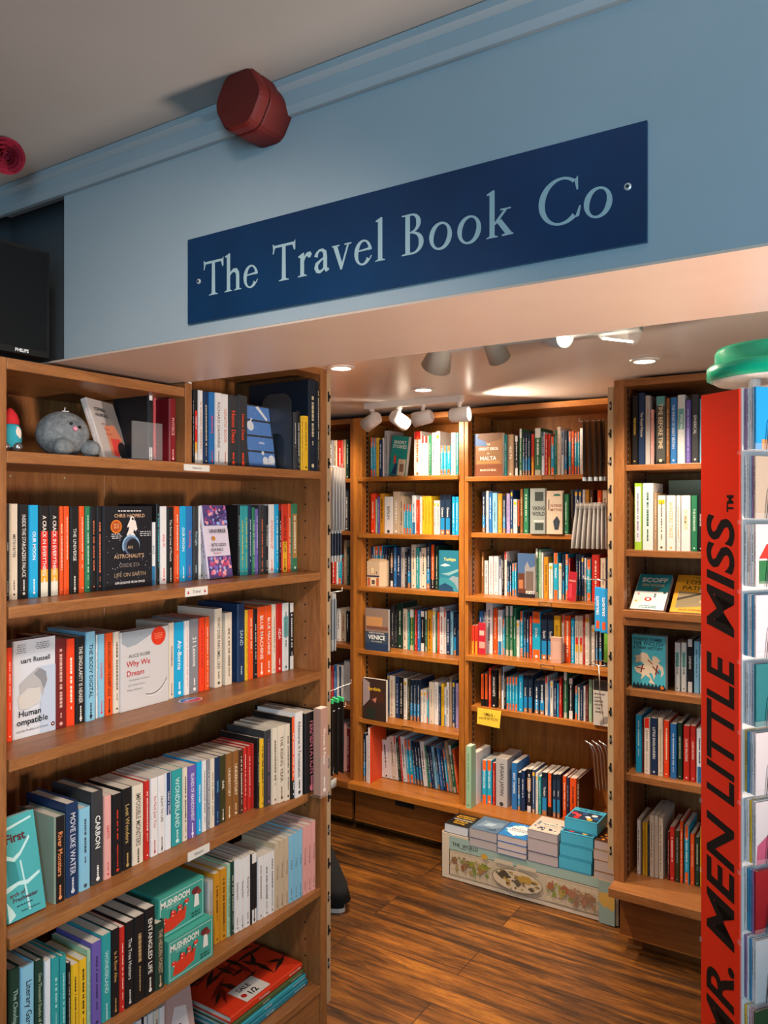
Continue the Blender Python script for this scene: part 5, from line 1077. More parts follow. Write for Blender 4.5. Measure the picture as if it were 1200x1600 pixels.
def cov_scoff(f):
    f.rect(0, .5, 1, 1, '2a9aa8'); f.text('SCOFF', .5, .83, .12, 'f4f4f0', maxw=.85, bold=.04); f.text('PEN VOGLER', .5, .68, .07, 'e8d8a0', maxw=.7, bold=.02)
    f.disc(.45, .28, .11, 'c83028', ry=.09); f.disc(.45, .28, .05, 'e4e8e8'); f.disc(.12, .42, .03, 'd83028'); f.disc(.1, .22, .04, 'd8b040'); f.disc(.62, .56, .09, '8a5c40', ry=.05); f.disc(.9, .48, .05, '3c5c58'); f.rect(.6, .33, .66, .45, '6a7c80'); blocks(f, .5, .08, .6, 2, '2a8090', .02, .045)
def cov_paths(f):
    f.poly([(.1, .1), (.95, .2), (1, .5), (.1, .55)], '8c7c5c'); f.poly([(.1, .3), (.9, .55), (.9, .6), (.1, .36)], '3a342c'); f.disc(.8, .3, .14, 'c89878', ry=.06)
    f.text('THE', .55, .93, .05, '2a2418'); f.text('LOST', .5, .80, .11, '2a2418', maxw=.7); f.text('PATHS', .5, .65, .11, '2a2418', maxw=.8); f.text('JACK CORNISH', .5, .06, .045, 'a8381c', maxw=.8, bold=.02)
zt = H - .388
X0 = on_y(983, 2.945)[0]; X1 = on_y(1036, 2.945)[0]; X2 = on_y(1045, 2.945)[0]
cover_at((X0, 2.95, zt), X1 - X0, .19, .024, -90, cov_scoff, 'teal and white cover lettered SCOFF lying back on the ledge' + ebk, 'dfe3e4', spinecol='w', tilt=52)
cover_at((X2, 2.95, zt), .14, .19, .022, -90, cov_paths, 'mustard cover lettered LOST PATHS lying back on the ledge' + ebk, 'd89a28', spinecol='w', tilt=50)
# note and label clips
m = MB(); X0 = on_y(745, 3.318)[0]; X1 = on_y(782, 3.318)[0]; za = H - .923 - .004; zb_ = za - .079
m.add([(X0, 3.327, za), (X1, 3.327, za), (X1 - .006, 3.32, zb_), (X0 + .001, 3.318, zb_ + .006), (X0, 3.3265, za), (X1, 3.3265, za), (X1 - .006, 3.3195, zb_), (X0 + .001, 3.3175, zb_ + .006)], [(0, 1, 2, 3), (7, 6, 5, 4), (0, 4, 5, 1), (1, 5, 6, 2), (2, 6, 7, 3), (3, 7, 4, 0)], flat('e8c03c', .6))
f = Face(m, (X0, 3.3245, zb_), (1, 0, 0), (0, -.1, 1), (0, -1, 0), X1 - X0, .079); f.k = 60
f.text('- SMILE -', .5, .72, .16, '2a2010', maxw=.8, bold=.015); f.text("you're on CCTV", .5, .46, .13, '2a2010', maxw=.8, bold=.01); f.arc(.48, .28, .06, .015, math.pi * 1.1, math.pi * 1.9, '2a2010', 8)
m.build('handwritten_note'); tag(D.objects['handwritten_note'], 'yellow handwritten note saying SMILE hanging under a shelf', 'note')
for px0, px1, Y, z, lab in ((847, 867, 3.2948, az[0], 'alcove top shelf'), (842, 861, 3.2878, az[2], 'alcove third shelf'), (845, 866, 3.2898, az[3], 'alcove fourth shelf'), (628, 645, 3.2918, cz[4], 'middle fifth shelf')):
    a = on_y(px0, Y)[0]; b = on_y(px1, Y)[0]; m = MB()
    mt = flat('2c2622', .4, .5)
    for p, q in (((a, Y, z - .004), (b, Y, z - .004)), ((a, Y, z - .020), (b, Y, z - .020)), ((a, Y, z - .004), (a, Y, z - .020)), ((b, Y, z - .004), (b, Y, z - .020))): m.tube([p, q], .0012, mt, 6)
    o = m.build('label_clip'); tag(o, 'dark wire label clip on the front edge of the ' + lab, 'label holder')

X0 = on_y(1044, 3.16)[0]
cover_at((X0, 3.16, ez[1]), .20, .262, .03, -90, None, 'large plain grey green book standing behind the white spines' + ebk, '8c9c88', spinecol='lg', hard=True)

# ---------------------------------------------------------------- map-covered box and the stacks on it
BX0, BX1, BY0, BY1, BT = -1.677, -0.893, 3.095, 3.245, 0.172
r = empty('map_covered_box', ((BX0 + BX1) / 2, (BY0 + BY1) / 2, 0)); tag(r, 'low box wrapped in a printed world map cloth on the floor', 'box')
ox, oy = (BX0 + BX1) / 2, (BY0 + BY1) / 2
q = MB(); q.box((BX0 - ox, BY0 - oy, .001), (BX1 - ox, BY1 - oy, BT - .001), flat('7a6a58', .8)); q.box((BX0 - ox, BY0 - oy, BT - .001), (BX0 + .125 - ox, BY1 - oy, BT + .026), flat('7a6a58', .8)); q.build('box_body', r)
q = MB(); cl = flat('cdbca6', .85)
th = .003
q.box((BX0 - .004 - ox, BY0 - th - oy, .004), (BX1 + .004 - ox, BY0 - .0003 - oy, BT), cl)
q.box((BX0 - .004 - ox, BY0 - th - oy, BT), (BX0 + .13 - ox, BY0 - .0003 - oy, BT + .03), cl)
q.box((BX0 - .004 - ox, BY0 - th - oy, .004), (BX0 - .0003 - ox, BY1 - oy, BT + .03), cl)
q.box((BX1 + .0003 - ox, BY0 - th - oy, .004), (BX1 + .004 - ox, BY1 - oy, BT), cl)
Wd = BX1 - BX0
f = Face(q, (BX0 - ox, BY0 - th - oy, 0), (1, 0, 0), (0, 0, 1), (0, -1, 0), Wd, .2)
f.rect(.045, .66, .2, .96, '97b0a6'); f.rect(.2, .66, .9, .855, '97b0a6')
f.rect(.045, .1, .905, .66, 'bfae94')
f.rect(.045, .655, .905, .668, '3a342c'); f.rect(.045, .10, .905, .108, '3a342c'); f.rect(.045, .1, .049, .66, '3a342c')
f.rect(.06, .64, .9, .652, 'd8c8ac')
f.text('THE  WORLD', .145, .80, .075, '23282a', maxw=.16, bold=.012)
blocks(f, .15, .735, .09, 1, '3c4444', .012)
rnd = random.Random(12)
def blob(cx, cy, rx, ry, col, seed):
    rr = random.Random(seed); f.poly([(cx + rx * (.55 + .45 * rr.random()) * math.cos(a), cy + ry * (.5 + .5 * rr.random()) * math.sin(a)) for a in [2 * math.pi * i / 16 for i in range(16)]], col)
def worldmap(x0, y0, w, h, cols, seed):
    for i, (a, b, rx, ry) in enumerate(((.16, .68, .13, .2), (.28, .32, .06, .2), (.5, .72, .07, .1), (.53, .42, .08, .2), (.72, .68, .2, .17), (.86, .26, .07, .09), (.36, .88, .05, .06), (.66, .45, .04, .09))):
        blob(x0 + a * w, y0 + b * h, rx * w * 1.35, ry * h * 1.35, cols[i % len(cols)], seed + i)
        for q in range(5):
            r5 = random.Random(seed * 31 + i * 7 + q); blob(x0 + (a + (r5.random() - .5) * rx * 3) * w, y0 + (b + (r5.random() - .5) * ry * 3) * h, rx * w * .4, ry * h * .4, cols[(i + q) % len(cols)], seed + i + q * 9)
for x0, x1 in ((.05, .31), (.62, .9)):
    f.rect(x0, .13, x1, .62, 'c6b498')
    for k in range(9): f.rect(x0 + (x1 - x0) * k / 8 - .0006, .13, x0 + (x1 - x0) * k / 8 + .0006, .62, '9c8c74')
    for k in range(5): f.rect(x0, .13 + .49 * k / 4, x1, .134 + .49 * k / 4, '9c8c74')
worldmap(.055, .16, .15, .42, ['8c6448', 'a08858', '7c8c48', '8c5c3c'], 1); worldmap(.17, .2, .13, .38, ['8c8c3c', '6c8438', 'a8943c', '9c6c44'], 21)
worldmap(.625, .2, .15, .38, ['9c6044', '7c8c3c', '8c9440', 'a89048'], 41); worldmap(.74, .14, .16, .42, ['9c6c54', '8c6850', 'a07c58'], 61)
f.disc(.46, .38, .145, '3c342c', ry=.058); f.disc(.46, .38, .142, 'cbb99c', ry=.056); worldmap(.345, .18, .23, .4, ['4c4438', 'a88848', '8c7040', '5c5444', 'b08c40'], 81)
f.disc(.27, .72, .02, 'c89838', ry=.014); f.rect(.33, .68, .44, .76, 'c4b8a0'); f.rect(.46, .67, .57, .75, 'c4b8a0')
f.rect(.905, .02, .985, .86, '8fa49c'); f.poly([(.905, .62), (.985, .66), (.985, .35), (.97, .3), (.95, .36), (.93, .34), (.905, .45)], 'c8a050'); f.rect(.985, .02, .989, .86, '2c2a28')
q.build('map_cloth', r)

def stack(px0, px1, ztops, zbot, Y, dy, base, cover, labels, page=None, spinecol='w', grp=None, jit=0.003, hard=False):
    a = on_y(px0, Y)[0]; b = on_y(px1, Y)[0]; z = zbot; rr = random.Random(int(px0))
    for i, zt_ in enumerate(ztops):
        bs = base[i % len(base)]
        lay((a + rr.uniform(-jit, jit) * .5, Y + rr.uniform(0, jit), z + .0006), b - a - .002, dy, zt_ - z - .0012, bs, cover if i == len(ztops) - 1 else None, labels[i], page=page, hard=hard, group=grp, spinecol=spinecol)
        z = zt_
mo = ' on the map box'
def cov_bour(f):
    for t, y in (('ANTHONY', .82), ('BOURDAIN', .68), ('WORLD', .36), ('TRAVEL', .2)): f.text(t, .5, y, .09, 'e8b030', maxw=.8, bold=.03)
    f.rect(.1, .48, .9, .54, 'b8b4ac')
stack(694, 731, [H - 1.40], BT + .0275, 3.10, .135, ['1c1a1a'], cov_bour, ['black cover with yellow capitals at the far corner' + mo], page='c8ccd4', spinecol='bw')
def cov_sea(f):
    f.poly([(.1, .2), (.4, .3), (.7, .25), (.95, .5), (.9, .8), (.5, .7), (.2, .75)], '7890a4'); f.poly([(.3, .35), (.6, .4), (.7, .6), (.4, .6)], 'a8bccc'); f.poly([(.5, .1), (.9, .15), (.8, .3)], '3c5064')
stack(732.8, 776.4, [H - 1.43, H - 1.388], BT, 3.088, .15, ['56708a'], cov_sea, ['lower thick book under the misty blue cover' + mo, 'misty blue mountain cover topping the second stack' + mo], page='b0a8a8', spinecol='b')
def cov_country(f):
    f.disc(.5, .5, .47, '2c84c8', ry=.6); f.disc(.5, .52, .38, 'e8ecee', ry=.42); f.text('AN', .5, .68, .06, '2a3c54'); f.text('ENDLESS', .5, .57, .085, '2a3c54', maxw=.6, bold=.02); f.text('COUNTRY', .5, .45, .085, '2a3c54', maxw=.62, bold=.02)
    for a in range(12): f.disc(.5 + .42 * math.cos(a * .52), .5 + .36 * math.sin(a * .52), .05, ['e8ecee', '58b4a0', '1c5ca8'][a % 3], n=8)
stack(777, 823, [H - 1.445, H - 1.414, H - 1.385], BT, 3.086, .15, ['2c68b0', '2c68b0', '3078bc'], cov_country, ['lowest of three books under the round blue and white cover' + mo, 'middle one of three books under the round blue and white cover', 'blue and white cover lettered ENDLESS COUNTRY' + mo], page='c4b8b4', spinecol='wb')
def cov_ink(f):
    rr = random.Random(4)
    for i in range(34): f.disc(.08 + rr.random() * .84, .1 + rr.random() * .8, .03 + rr.random() * .05, rr.choice(['24304a', '34466c', 'd8d0c0', '8c9098']), n=9)
    f.rect(.2, .4, .8, .6, 'e0d8c8'); f.text('TRAVELS', .5, .5, .09, '24304a', maxw=.55, bold=.02)
stack(824.4, 872, [H - 1.425, H - 1.368, H - 1.333], BT, 3.088, .16, ['44557c', '3c4c74', 'cabfb0'], cov_ink, ['lowest of three books under the inky patterned cover' + mo, 'middle one of three books under the inky patterned cover', 'cream cover with navy ink pattern beside the blue game boxes'], page='b4a8aa', spinecol='n')
def cov_game(f):
    f.text('PUB QUIZ', .5, .85, .1, '1c3c58', maxw=.8, bold=.03); f.rect(.05, .08, .95, .72, '2c3c50')
    for x, y, c in ((.15, .5, 'd83c4c'), (.3, .4, 'e85050'), (.45, .6, '3c5c94'), (.6, .35, 'f0f0f0'), (.75, .55, 'e8ecf0'), (.3, .2, 'd83030'), (.7, .2, 'e8a838'), (.85, .35, '2c64a0'), (.5, .25, '303c5c')): f.disc(x, y, .09, c)
def gamebox(a, w, Y, dy, z, h, label):
    g = empty('quiz_game_box', (a + w / 2, Y + dy / 2, z)); tag(g, label, 'game box', 'sky blue game boxes stacked on the map box')
    c_ = flat('48aece', .35)
    m = MB(); m.box((-w / 2 + .0015, -dy / 2 + .0015, 0), (w / 2 - .0015, dy / 2 - .0015, h - .008), c_); m.build('box_base', g)
    m = MB(); m.box((-w / 2, -dy / 2, .006), (w / 2, -dy / 2 + .0012, h), c_); m.box((-w / 2, dy / 2 - .0012, .006), (w / 2, dy / 2, h), c_); m.box((-w / 2, -dy / 2, .006), (-w / 2 + .0012, dy / 2, h), c_); m.box((w / 2 - .0012, -dy / 2, .006), (w / 2, dy / 2, h), c_); m.box((-w / 2, -dy / 2, h - .0012), (w / 2, dy / 2, h), c_)
    f = Face(m, (-w / 2, -dy / 2, h), (1, 0, 0), (0, 1, 0), (0, 0, 1), w, dy); cov_game(f); m.build('lid', g)
a = on_y(872.6, 3.088)[0]; b = on_y(924, 3.088)[0]; zc = BT + .0006
for i in range(3):
    gamebox(a + .003 * i, b - a, 3.09 + .002 * i, .13, zc, .0500, ['bottom', 'second', 'third'][i] + ' sky blue game box of the stack on the map box'); zc += .0512
gamebox(a + .016, b - a, 3.115, .135, zc, .050, 'top sky blue game box with a busy picture lid, shifted sideways on its stack')
def cov_fire(f):
    f.rect(0, 0, 1, 1, '4a2c1c')
    for i in range(14): f.disc(random.Random(i).random() * .9 + .05, random.Random(i + 50).random() * .8 + .1, .08, ['c87028', 'e89830', '6a3418'][i % 3], n=8)
stack(927.5, 961, [H - 1.44, H - 1.395, H - 1.355, H - 1.318], BT, 3.092, .15, ['b88440', '8c5028', 'c8a060', '4a2c1c'], cov_fire, ['%s thick book of the pile beside the blue game boxes' % s for s in ('lowest', 'second', 'third', 'fiery patterned topmost')], page='b8a8a4', spinecol='br')

# ---------------------------------------------------------------- display hooks and what hangs on them
def hook(p0, p1, label):
    m = MB(); d = (Vector(p1) - Vector(p0))
    m.tube([p0, Vector(p0) + d * .9, Vector(p1), Vector(p1) + Vector((0, 0, .012))], .0016, M_STEEL, 6)
    return tag(m.build('display_hook', smooth=True), label, 'hook')
def packet(loc, w, h, rz, swing, mat, label, group, strip=None, txt=None, name='hanging_packet', th=.004, lab=None):
    """hangs from its head: local x width, y thickness, z down"""
    r = empty(name, loc, rz); tag(r, label, 'packet', group)
    m = MB(); pts = []
    n = 5
    for i in range(n + 1):
        z = -h * i / n; bulge = th * (.4 + math.sin(math.pi * i / n)); off = math.tan(swing) * z
        pts.append((z, bulge, off))
    vs_ = []
    for z, b_, o_ in pts: vs_ += [(-w / 2, o_ - b_ / 2, z), (w / 2, o_ - b_ / 2, z), (w / 2, o_ + b_ / 2, z), (-w / 2, o_ + b_ / 2, z)]
    fs = [(0, 1, 2, 3), tuple(4 * n + k for k in (3, 2, 1, 0))]
    for i in range(n):
        for k in range(4): fs.append((4 * i + k, 4 * i + (k + 1) % 4, 4 * i + 4 + (k + 1) % 4, 4 * i + 4 + k))
    m.add(vs_, fs, mat); m.build('plastic_sleeve', r)
    if strip:
        c, z0, z1 = strip; m = MB(); zz_ = -h * (z0 + z1) / 2; off = math.tan(swing) * zz_
        m.box((-w / 2 - .0005, off - th * .8, -h * z1), (w / 2 + .0005, off + th * .8, -h * z0), flat(c, .5))
        if txt:
            f = Face(m, (-w / 2, off - th * .8, -h * z1), (1, 0, 0), (0, 0, 1), (0, -1, 0), w, h * (z1 - z0)); f.text(txt, .42, .6, .4, 'f0f4f4', rot=90, maxw=.62, bold=.03)
            f.rect(.2, .06, .7, .24, 'e85828')
        m.build('printed_card', r)
    return r
YH1 = 3.02
def zy(py, px, Y): return zz(py, on_y(px, Y)[1])
z = zy(657, 930, YH1); hook((-.884, YH1, z), (on_y(905, YH1)[0], YH1, z), 'chrome hook holding the black sleeves beside the front bookcase')
for i, px in enumerate((917, 926, 935, 943, 950)):
    packet((on_y(px, YH1)[0], YH1, z - .002), .085, .235, math.pi / 2, 0.0, flat('2a2624', .22), 'tall black plastic sleeve, %s from the hook tip, top hook' % ORD[i], 'black sleeves on the top hook', strip=('b8c4cc', .93, .995))
z = zy(786, 930, YH1); hook((-.884, YH1, z), (on_y(903, YH1)[0], YH1, z), 'chrome hook holding the clear grey sleeves beside the front bookcase')
for i, px in enumerate((906, 912, 919, 926, 933, 939, 945, 951)):
    packet((on_y(px, YH1)[0], YH1, z - .002), .08, .175, math.pi / 2, math.radians(-7 + i * 1.1), M_BAG, 'clear grey plastic map sleeve, %s from the hook tip, second hook' % ORD[i], 'grey sleeves on the second hook', strip=('8c8884', .05, .12))
z = zy(905, 930, YH1)
for k, px in enumerate((912, 922)):
    hook((-.884, YH1 - .03 * k, z), (on_y(px, YH1)[0], YH1 - .03 * k, z), ['upper chrome hook above the blue cards', 'second chrome hook above the blue cards'][k])
for i, px in enumerate((935, 944.5, 954)):
    packet((on_y(px, YH1 - .05)[0], YH1 - .05, z - .025 - .004 * i), .0235, .17, math.radians(8), 0.0, flat('2a98d8', .35), '%s bright blue travel game card hanging on the hooks' % ORD[i], 'blue travel game cards', strip=('2a9cdc', .02, .98), txt='DRAUGHTS', name='travel_game', th=.01)
for i, px in enumerate((947.5, 955)):
    packet((on_y(px, YH1)[0], YH1 + .01, zy(987, px, YH1)), .022, .12, math.radians(15), 0, flat('7cc048', .4), '%s green hanging packet below the blue cards' % ORD[i], 'green packets', name='hanging_packet', th=.02)
# wire tray and bent wires
m = MB(); z = zy(1036, 940, YH1); xa = on_y(926, YH1)[0]
m.tube([(xa, YH1 - .05, z), (-.884, YH1 - .05, z)], .0015, M_STEEL, 6); m.tube([(xa, YH1 + .05, z), (-.884, YH1 + .05, z)], .0015, M_STEEL, 6); m.tube([(xa, YH1 - .05, z), (xa, YH1 + .05, z)], .0015, M_STEEL, 6)
m.tube([(xa + .04, YH1 - .05, z), (xa + .045, YH1 - .05, z - .12), (xa + .06, YH1 - .05, z - .22)], .0015, M_STEEL, 6)
tag(m.build('wire_tray', smooth=True), 'small chrome wire tray under the green packets', 'wire tray')
for i in range(6):
    px = 926 + i * 5.2; x = on_y(px, YH1)[0]; z0 = zy(1160 + (i % 2) * 3, px, YH1); m = MB()
    m.tube([(x - .02, YH1 - .03, z0 + .012), (x, YH1 - .03, z0), (x + .012, YH1 - .028, z0 - .03), (x + .016, YH1 - .025, z0 - .10), (x + .022, YH1 - .02, z0 - .17)], .0022, M_STEEL, 6)
    tag(m.build('display_hook', smooth=True), 'spare bent chrome hook hanging in a cluster low beside the front bookcase', 'hook', 'spare chrome hooks hanging in a cluster')
# far end of the long bookcase
for j, (py, ph, nn, colr, lab, wd) in enumerate(((728, .20, 5, M_BAG, 'top', .05), (828, .10, 4, flat('d8d8d4', .4), 'second', .035), (928, .18, 2, flat('c8c8c4', .4), 'third', .04))):
    X = -1.484; z = H + (YH - py) / F * 2.45
    hook((X, LY3 + .023, z), (X, LY3 + .10, z), 'chrome hook, %s on the end post of the long bookcase' % lab)
    for i in range(nn):
        packet((X, LY3 + .034 + .015 * i, z - .002), wd, ph, math.radians(-25), 0, colr, '%s pale sleeve from the post on the %s end hook' % (ORD[i], lab), 'pale sleeves on the %s end hook' % lab, strip=('8c9094' if j != 1 else '2c3444', .1, .8) if j else None, th=.003)
for j, (py, ln) in enumerate(((1084, .10), (1118, .07))):
    z = H + (YH - py) / F * 2.45
    hook((-1.484, LY3 + .023, z), (-1.47, LY3 + .03 + ln, z + .01), ['upper long bare hook on the end post', 'lower long bare hook on the end post'][j])
for i in range(3):
    packet((-1.484 + .006 * i, LY3 + .035 + .02 * i, H - .60), .03, .24, math.radians(-20), 0, flat('1c1c1c', .4), '%s black pouch with a green top on the end post' % ORD[i], 'black pouches on the end post', strip=('3cc078', .0, .05), name='hanging_pouch')
m = MB(); z = H + (795 - 1212) / F * 2.46
m.tube([(-1.484, LY3 + .024, z + .012), (-1.482, LY3 + .05, z + .016), (-1.48, LY3 + .045, z - .004), (-1.482, LY3 + .03, z - .02), (-1.482, LY3 + .04, z - .07)], .0016, M_STEEL, 6)
m.box((-1.483, LY3 + .034, z - .05), (-1.482, LY3 + .066, z - .022), flat('c8c4bc', .6))
tag(m.build('display_hook', smooth=True), 'bent chrome hook with a torn white tag low on the end post', 'hook')

# ---------------------------------------------------------------- lamps
def rot_to(d): return Vector(d).normalized().to_track_quat('Z', 'Y').to_matrix().to_4x4()
def spot_head(root, p, d, L_=.10, r0=.034, r1=.036, energy=6, on=True, stem=None, glow=M_LAMP, body=M_WHITEP, size=70):
    d = Vector(d).normalized(); M = Matrix.Translation(p) @ rot_to(d)
    m = MB(); m.lathe([(r0 * .75, -L_ / 2), (r0, -L_ / 2 + .008), (r1, L_ / 2), (r1 - .003, L_ / 2), (r1 - .004, L_ / 2 - .012), (.001, L_ / 2 - .013)], M, body, 28); h = m.build('lamp_head', root, smooth=False)
    for pl in h.data.polygons: pl.use_smooth = len(pl.vertices) == 4
    m = MB(); m.lathe([(.001, L_ / 2 - .011), (r1 - .005, L_ / 2 - .011), (r1 - .005, L_ / 2 - .007), (.001, L_ / 2 - .006)], M, glow if on else flat('d8d8d4', .3), 20); m.build('lens', h)
    if stem:
        m = MB(); m.tube([Vector(p) + Vector((0, 0, r0 * .9)), Vector((p[0], p[1], stem))], .008, body, 10); m.lathe([(.013, 0), (.013, .012)], Matrix.Translation((p[0], p[1], stem - .012)), body, 16); m.build('swivel_stem', root)
    if on:
        w0 = root.matrix_basis @ Vector(p)
        light('spot_lamp', 'SPOT', w0 + d * (L_ / 2 + .01), energy, WARM, w0 + d * 2, spot_size=math.radians(size), spot_blend=.6, shadow_soft_size=.03)
TY = 3.02
r = empty('track_light', (-1.795, TY, ZB)); tag(r, 'white ceiling track with four spotlight heads in front of the middle bookcase', 'light')
x0 = on_y(572, TY)[0] + 1.795; x1 = on_y(722, TY)[0] + 1.795
m = MB(); m.box((x0, -.018, -.028), (x1, .018, -.0005), M_WHITEP); m.build('track_bar', r)
for px, py, d, hid in ((581, 658, (-.88, .10, -.42), 0), (624, 656, (.28, .85, -.42), 0), (661, 653, (-.93, -.12, -.16), 0), (718, 648, (.96, .12, .04), 0)):
    X, t = on_y(px, TY); z = zz(py, t)
    spot_head(r, (X + 1.795, 0, z - ZB), d, L_=.088, r0=.030, r1=.033, stem=-.027, energy={581: 30, 624: 14, 661: 9, 718: 24}[px], size=95)
def downlight(x, y, label, energy=120):
    r = empty('recessed_downlight', (x, y, ZB)); tag(r, label, 'light')
    m = MB(); m.lathe([(.032, -.001), (.048, -.001), (.046, -.006), (.034, -.008), (.032, -.002)], Matrix.Identity(4), M_WHITEP, 32); m.build('trim_ring', r)
    m = MB(); m.lathe([(.001, -.0035), (.031, -.0035), (.031, -.002), (.001, -.002)], Matrix.Identity(4), M_LAMP, 24); m.build('lens', r)
    light('downlight_lamp', 'SPOT', (x, y, ZB - .014), energy, WARM, (x, y - .001, 0), spot_size=math.radians(140), spot_blend=.8, shadow_soft_size=.04)
downlight(-1.589, 2.77, 'round recessed downlight near the ceiling track')
downlight(-.672, 2.62, 'round recessed downlight above the front bookcase', 55)
downlight(-.72, 1.56, 'round recessed downlight close behind the beam', 22)  # extra downlight hidden by the beam, added to brighten the spinner's red board
downlight(-1.58, 2.19, 'round recessed downlight above the end of the long bookcase')
NY = 2.07
r = empty('spotlight_bar', (-.86, NY, ZB)); tag(r, 'white spotlight bar behind the beam with angled heads, one shining', 'light')
m = MB(); m.box((-.30, -.018, -.026), (.32, .018, -.0005), M_WHITEP); m.build('track_bar', r)
M_GREYH = flat('cfc7b8', .5, name='shaded_grey_enamel')
for px, py, d, on, L_, r1 in ((688, 552, (-.45, .35, -.60), False, .10, .046), (772, 540, (0.05, .75, -.75), False, .095, .033), (866, 527, (.72, -.48, -.18), True, .10, .030)):
    X, t = on_y(px, NY); z = zz(py, t)
    spot_head(r, (X + .86, 0, z - ZB), d, L_=L_, r0=.026, r1=r1, stem=-.025, on=on, energy=30, body=M_GREYH if not on else M_WHITEP)
X, t = on_y(965, NY); z = zz(519, t)
m = MB(); M = Matrix.Translation((X + .86, 0, z - ZB)) @ rot_to((.95, -.25, -.12)); m.lathe([(.014, -.05), (.034, .05), (.033, .05), (.013, -.05)], M, M_ACRYLIC, 24); m.build('clear_shade', r)
m = MB(); p = Vector((X + .86, 0, z - ZB)); m.tube([p + Vector((-.085, .02, .012)), p + Vector((-.045, .01, .006))], .004, M_WHITEP, 8); m.lathe([(.016, -.052), (.016, -.046)], M, M_WHITEP, 20); m.tube([p + Vector((-.04, .0, -.012)), p + Vector((.045, -.02, -.034))], .003, M_LAMP, 6); m.build('lamp_arm', r)

# ---------------------------------------------------------------- things in the front room
# red fire sounder on the beam
r = empty('fire_alarm_sounder', (-.905, 1.045, H + .677)); tag(r, 'dark red round fire alarm sounder fixed over the cornice', 'alarm')
M = Matrix.Rotation(math.pi / 2, 4, 'X')
red = flat('641812', .6)
def octo(rr, k=.06): return rr
m = MB()
def rnd_poly(R_, y, n=40):
    out = []
    for i in range(n):
        a = 2 * math.pi * i / n; q = R_ * (1 + .035 * math.cos(6 * a)); out.append((q * math.cos(a), y, q * math.sin(a)))
    return out
def loft(rings, mat):
    m = MB(); n = len(rings[0]); vs_ = [p for rg_ in rings for p in rg_]
    fs = [(i * n + k, i * n + (k + 1) % n, (i + 1) * n + (k + 1) % n, (i + 1) * n + k) for i in range(len(rings) - 1) for k in range(n)]
    fs += [tuple(range(n))[::-1], tuple((len(rings) - 1) * n + k for k in range(n))]
    m.add(vs_, fs, mat); return m
loft([rnd_poly(.050, -.0305), rnd_poly(.050, -.055), rnd_poly(.048, -.058)], red).build('base_housing', r)
loft([rnd_poly(.0465, -.0575), rnd_poly(.0465, -.0605)], flat('1a0a08', .7)).build('dark_groove', r)
loft([rnd_poly(.048, -.060), rnd_poly(.050, -.063), rnd_poly(.050, -.078), rnd_poly(.046, -.083), rnd_poly(.01, -.085)], red).build('domed_cap', r)
loft([rnd_poly(.048, -.0005), rnd_poly(.048, -.0305)], red).build('back_box', r)
# crimson rose hanging at the ceiling
p = cw((10 - CXP) / F * 1.53, 1.53)
r = empty('ceiling_rose_decoration', (p[0], p[1], ZF - .0002)); tag(r, 'crimson fabric rose hanging from the ceiling in the dark corner', 'decoration')
rm = flat('8c1830', .8)
m = MB(); m.tube([(0, 0, 0), (0, 0, -.012)], .0015, flat('3a3a3a'), 6); m.build('hanging_thread', r)
M = rot_to((-p[0], -p[1], -.9)); c0 = Vector((0, 0, -.034)); m = MB()
def petal(a0, a1, r_, h0, h1, flare):
    n = 8; vs_ = []
    for i in range(n + 1):
        a = a0 + (a1 - a0) * i / n; w_ = math.sin(math.pi * (i + .6) / (n + 1.2))
        for q in range(4):
            k = q / 3; rr = r_ * (.55 + .45 * k) + flare * k * k; vs_.append(tuple(c0 + M @ Vector((rr * math.cos(a), rr * math.sin(a), h0 + (h1 - h0) * k * (.55 + .45 * w_)))))
    m.add(vs_, [(4 * i + q, 4 * i + q + 1, 4 * i + 5 + q, 4 * i + 4 + q) for i in range(n) for q in range(3)], rm)
for ring_, (cnt, r_, h1, fl) in enumerate(((2, .006, .020, 0), (3, .011, .018, .001), (4, .016, .014, .004), (5, .021, .009, .007), (6, .025, .003, .009))):
    for k in range(cnt):
        a = k * 2 * math.pi / cnt + ring_ * .7; petal(a, a + 2 * math.pi / cnt * 1.35, r_, -.016, h1, fl)
m.ball(c0 + M @ Vector((0, 0, -.008)), .012, rm, 8)
m.build('petals', r, smooth=True)
# television on top of the long bookcase
r = empty('television', (-1.50, .70, H + .3005)); tag(r, 'black flat television standing on top of the long bookcase', 'television')
blk = flat('060606', .5); m = MB()
m.box((-.035, -.42, .018), (0, .322, .242), blk); m.build('screen_housing', r)
m = MB(); m.box((.0003, -.41, .032), (.0012, .315, .235), flat('050506', .35)); m.build('screen', r)
m = MB(); m.box((-.10, -.2, 0), (.02, .1, .006), blk); m.box((-.03, -.08, .006), (-.015, -.02, .02), blk); m.build('stand', r)
m = MB(); f = Face(m, (.0006, .215, .019), (0, 1, 0), (0, 0, 1), (1, 0, 0), .08, .012); f.text('PHILIPS', .55, .5, .55, 'e0e0e0', bold=.03, maxw=.5); m.build('maker_lettering', r)

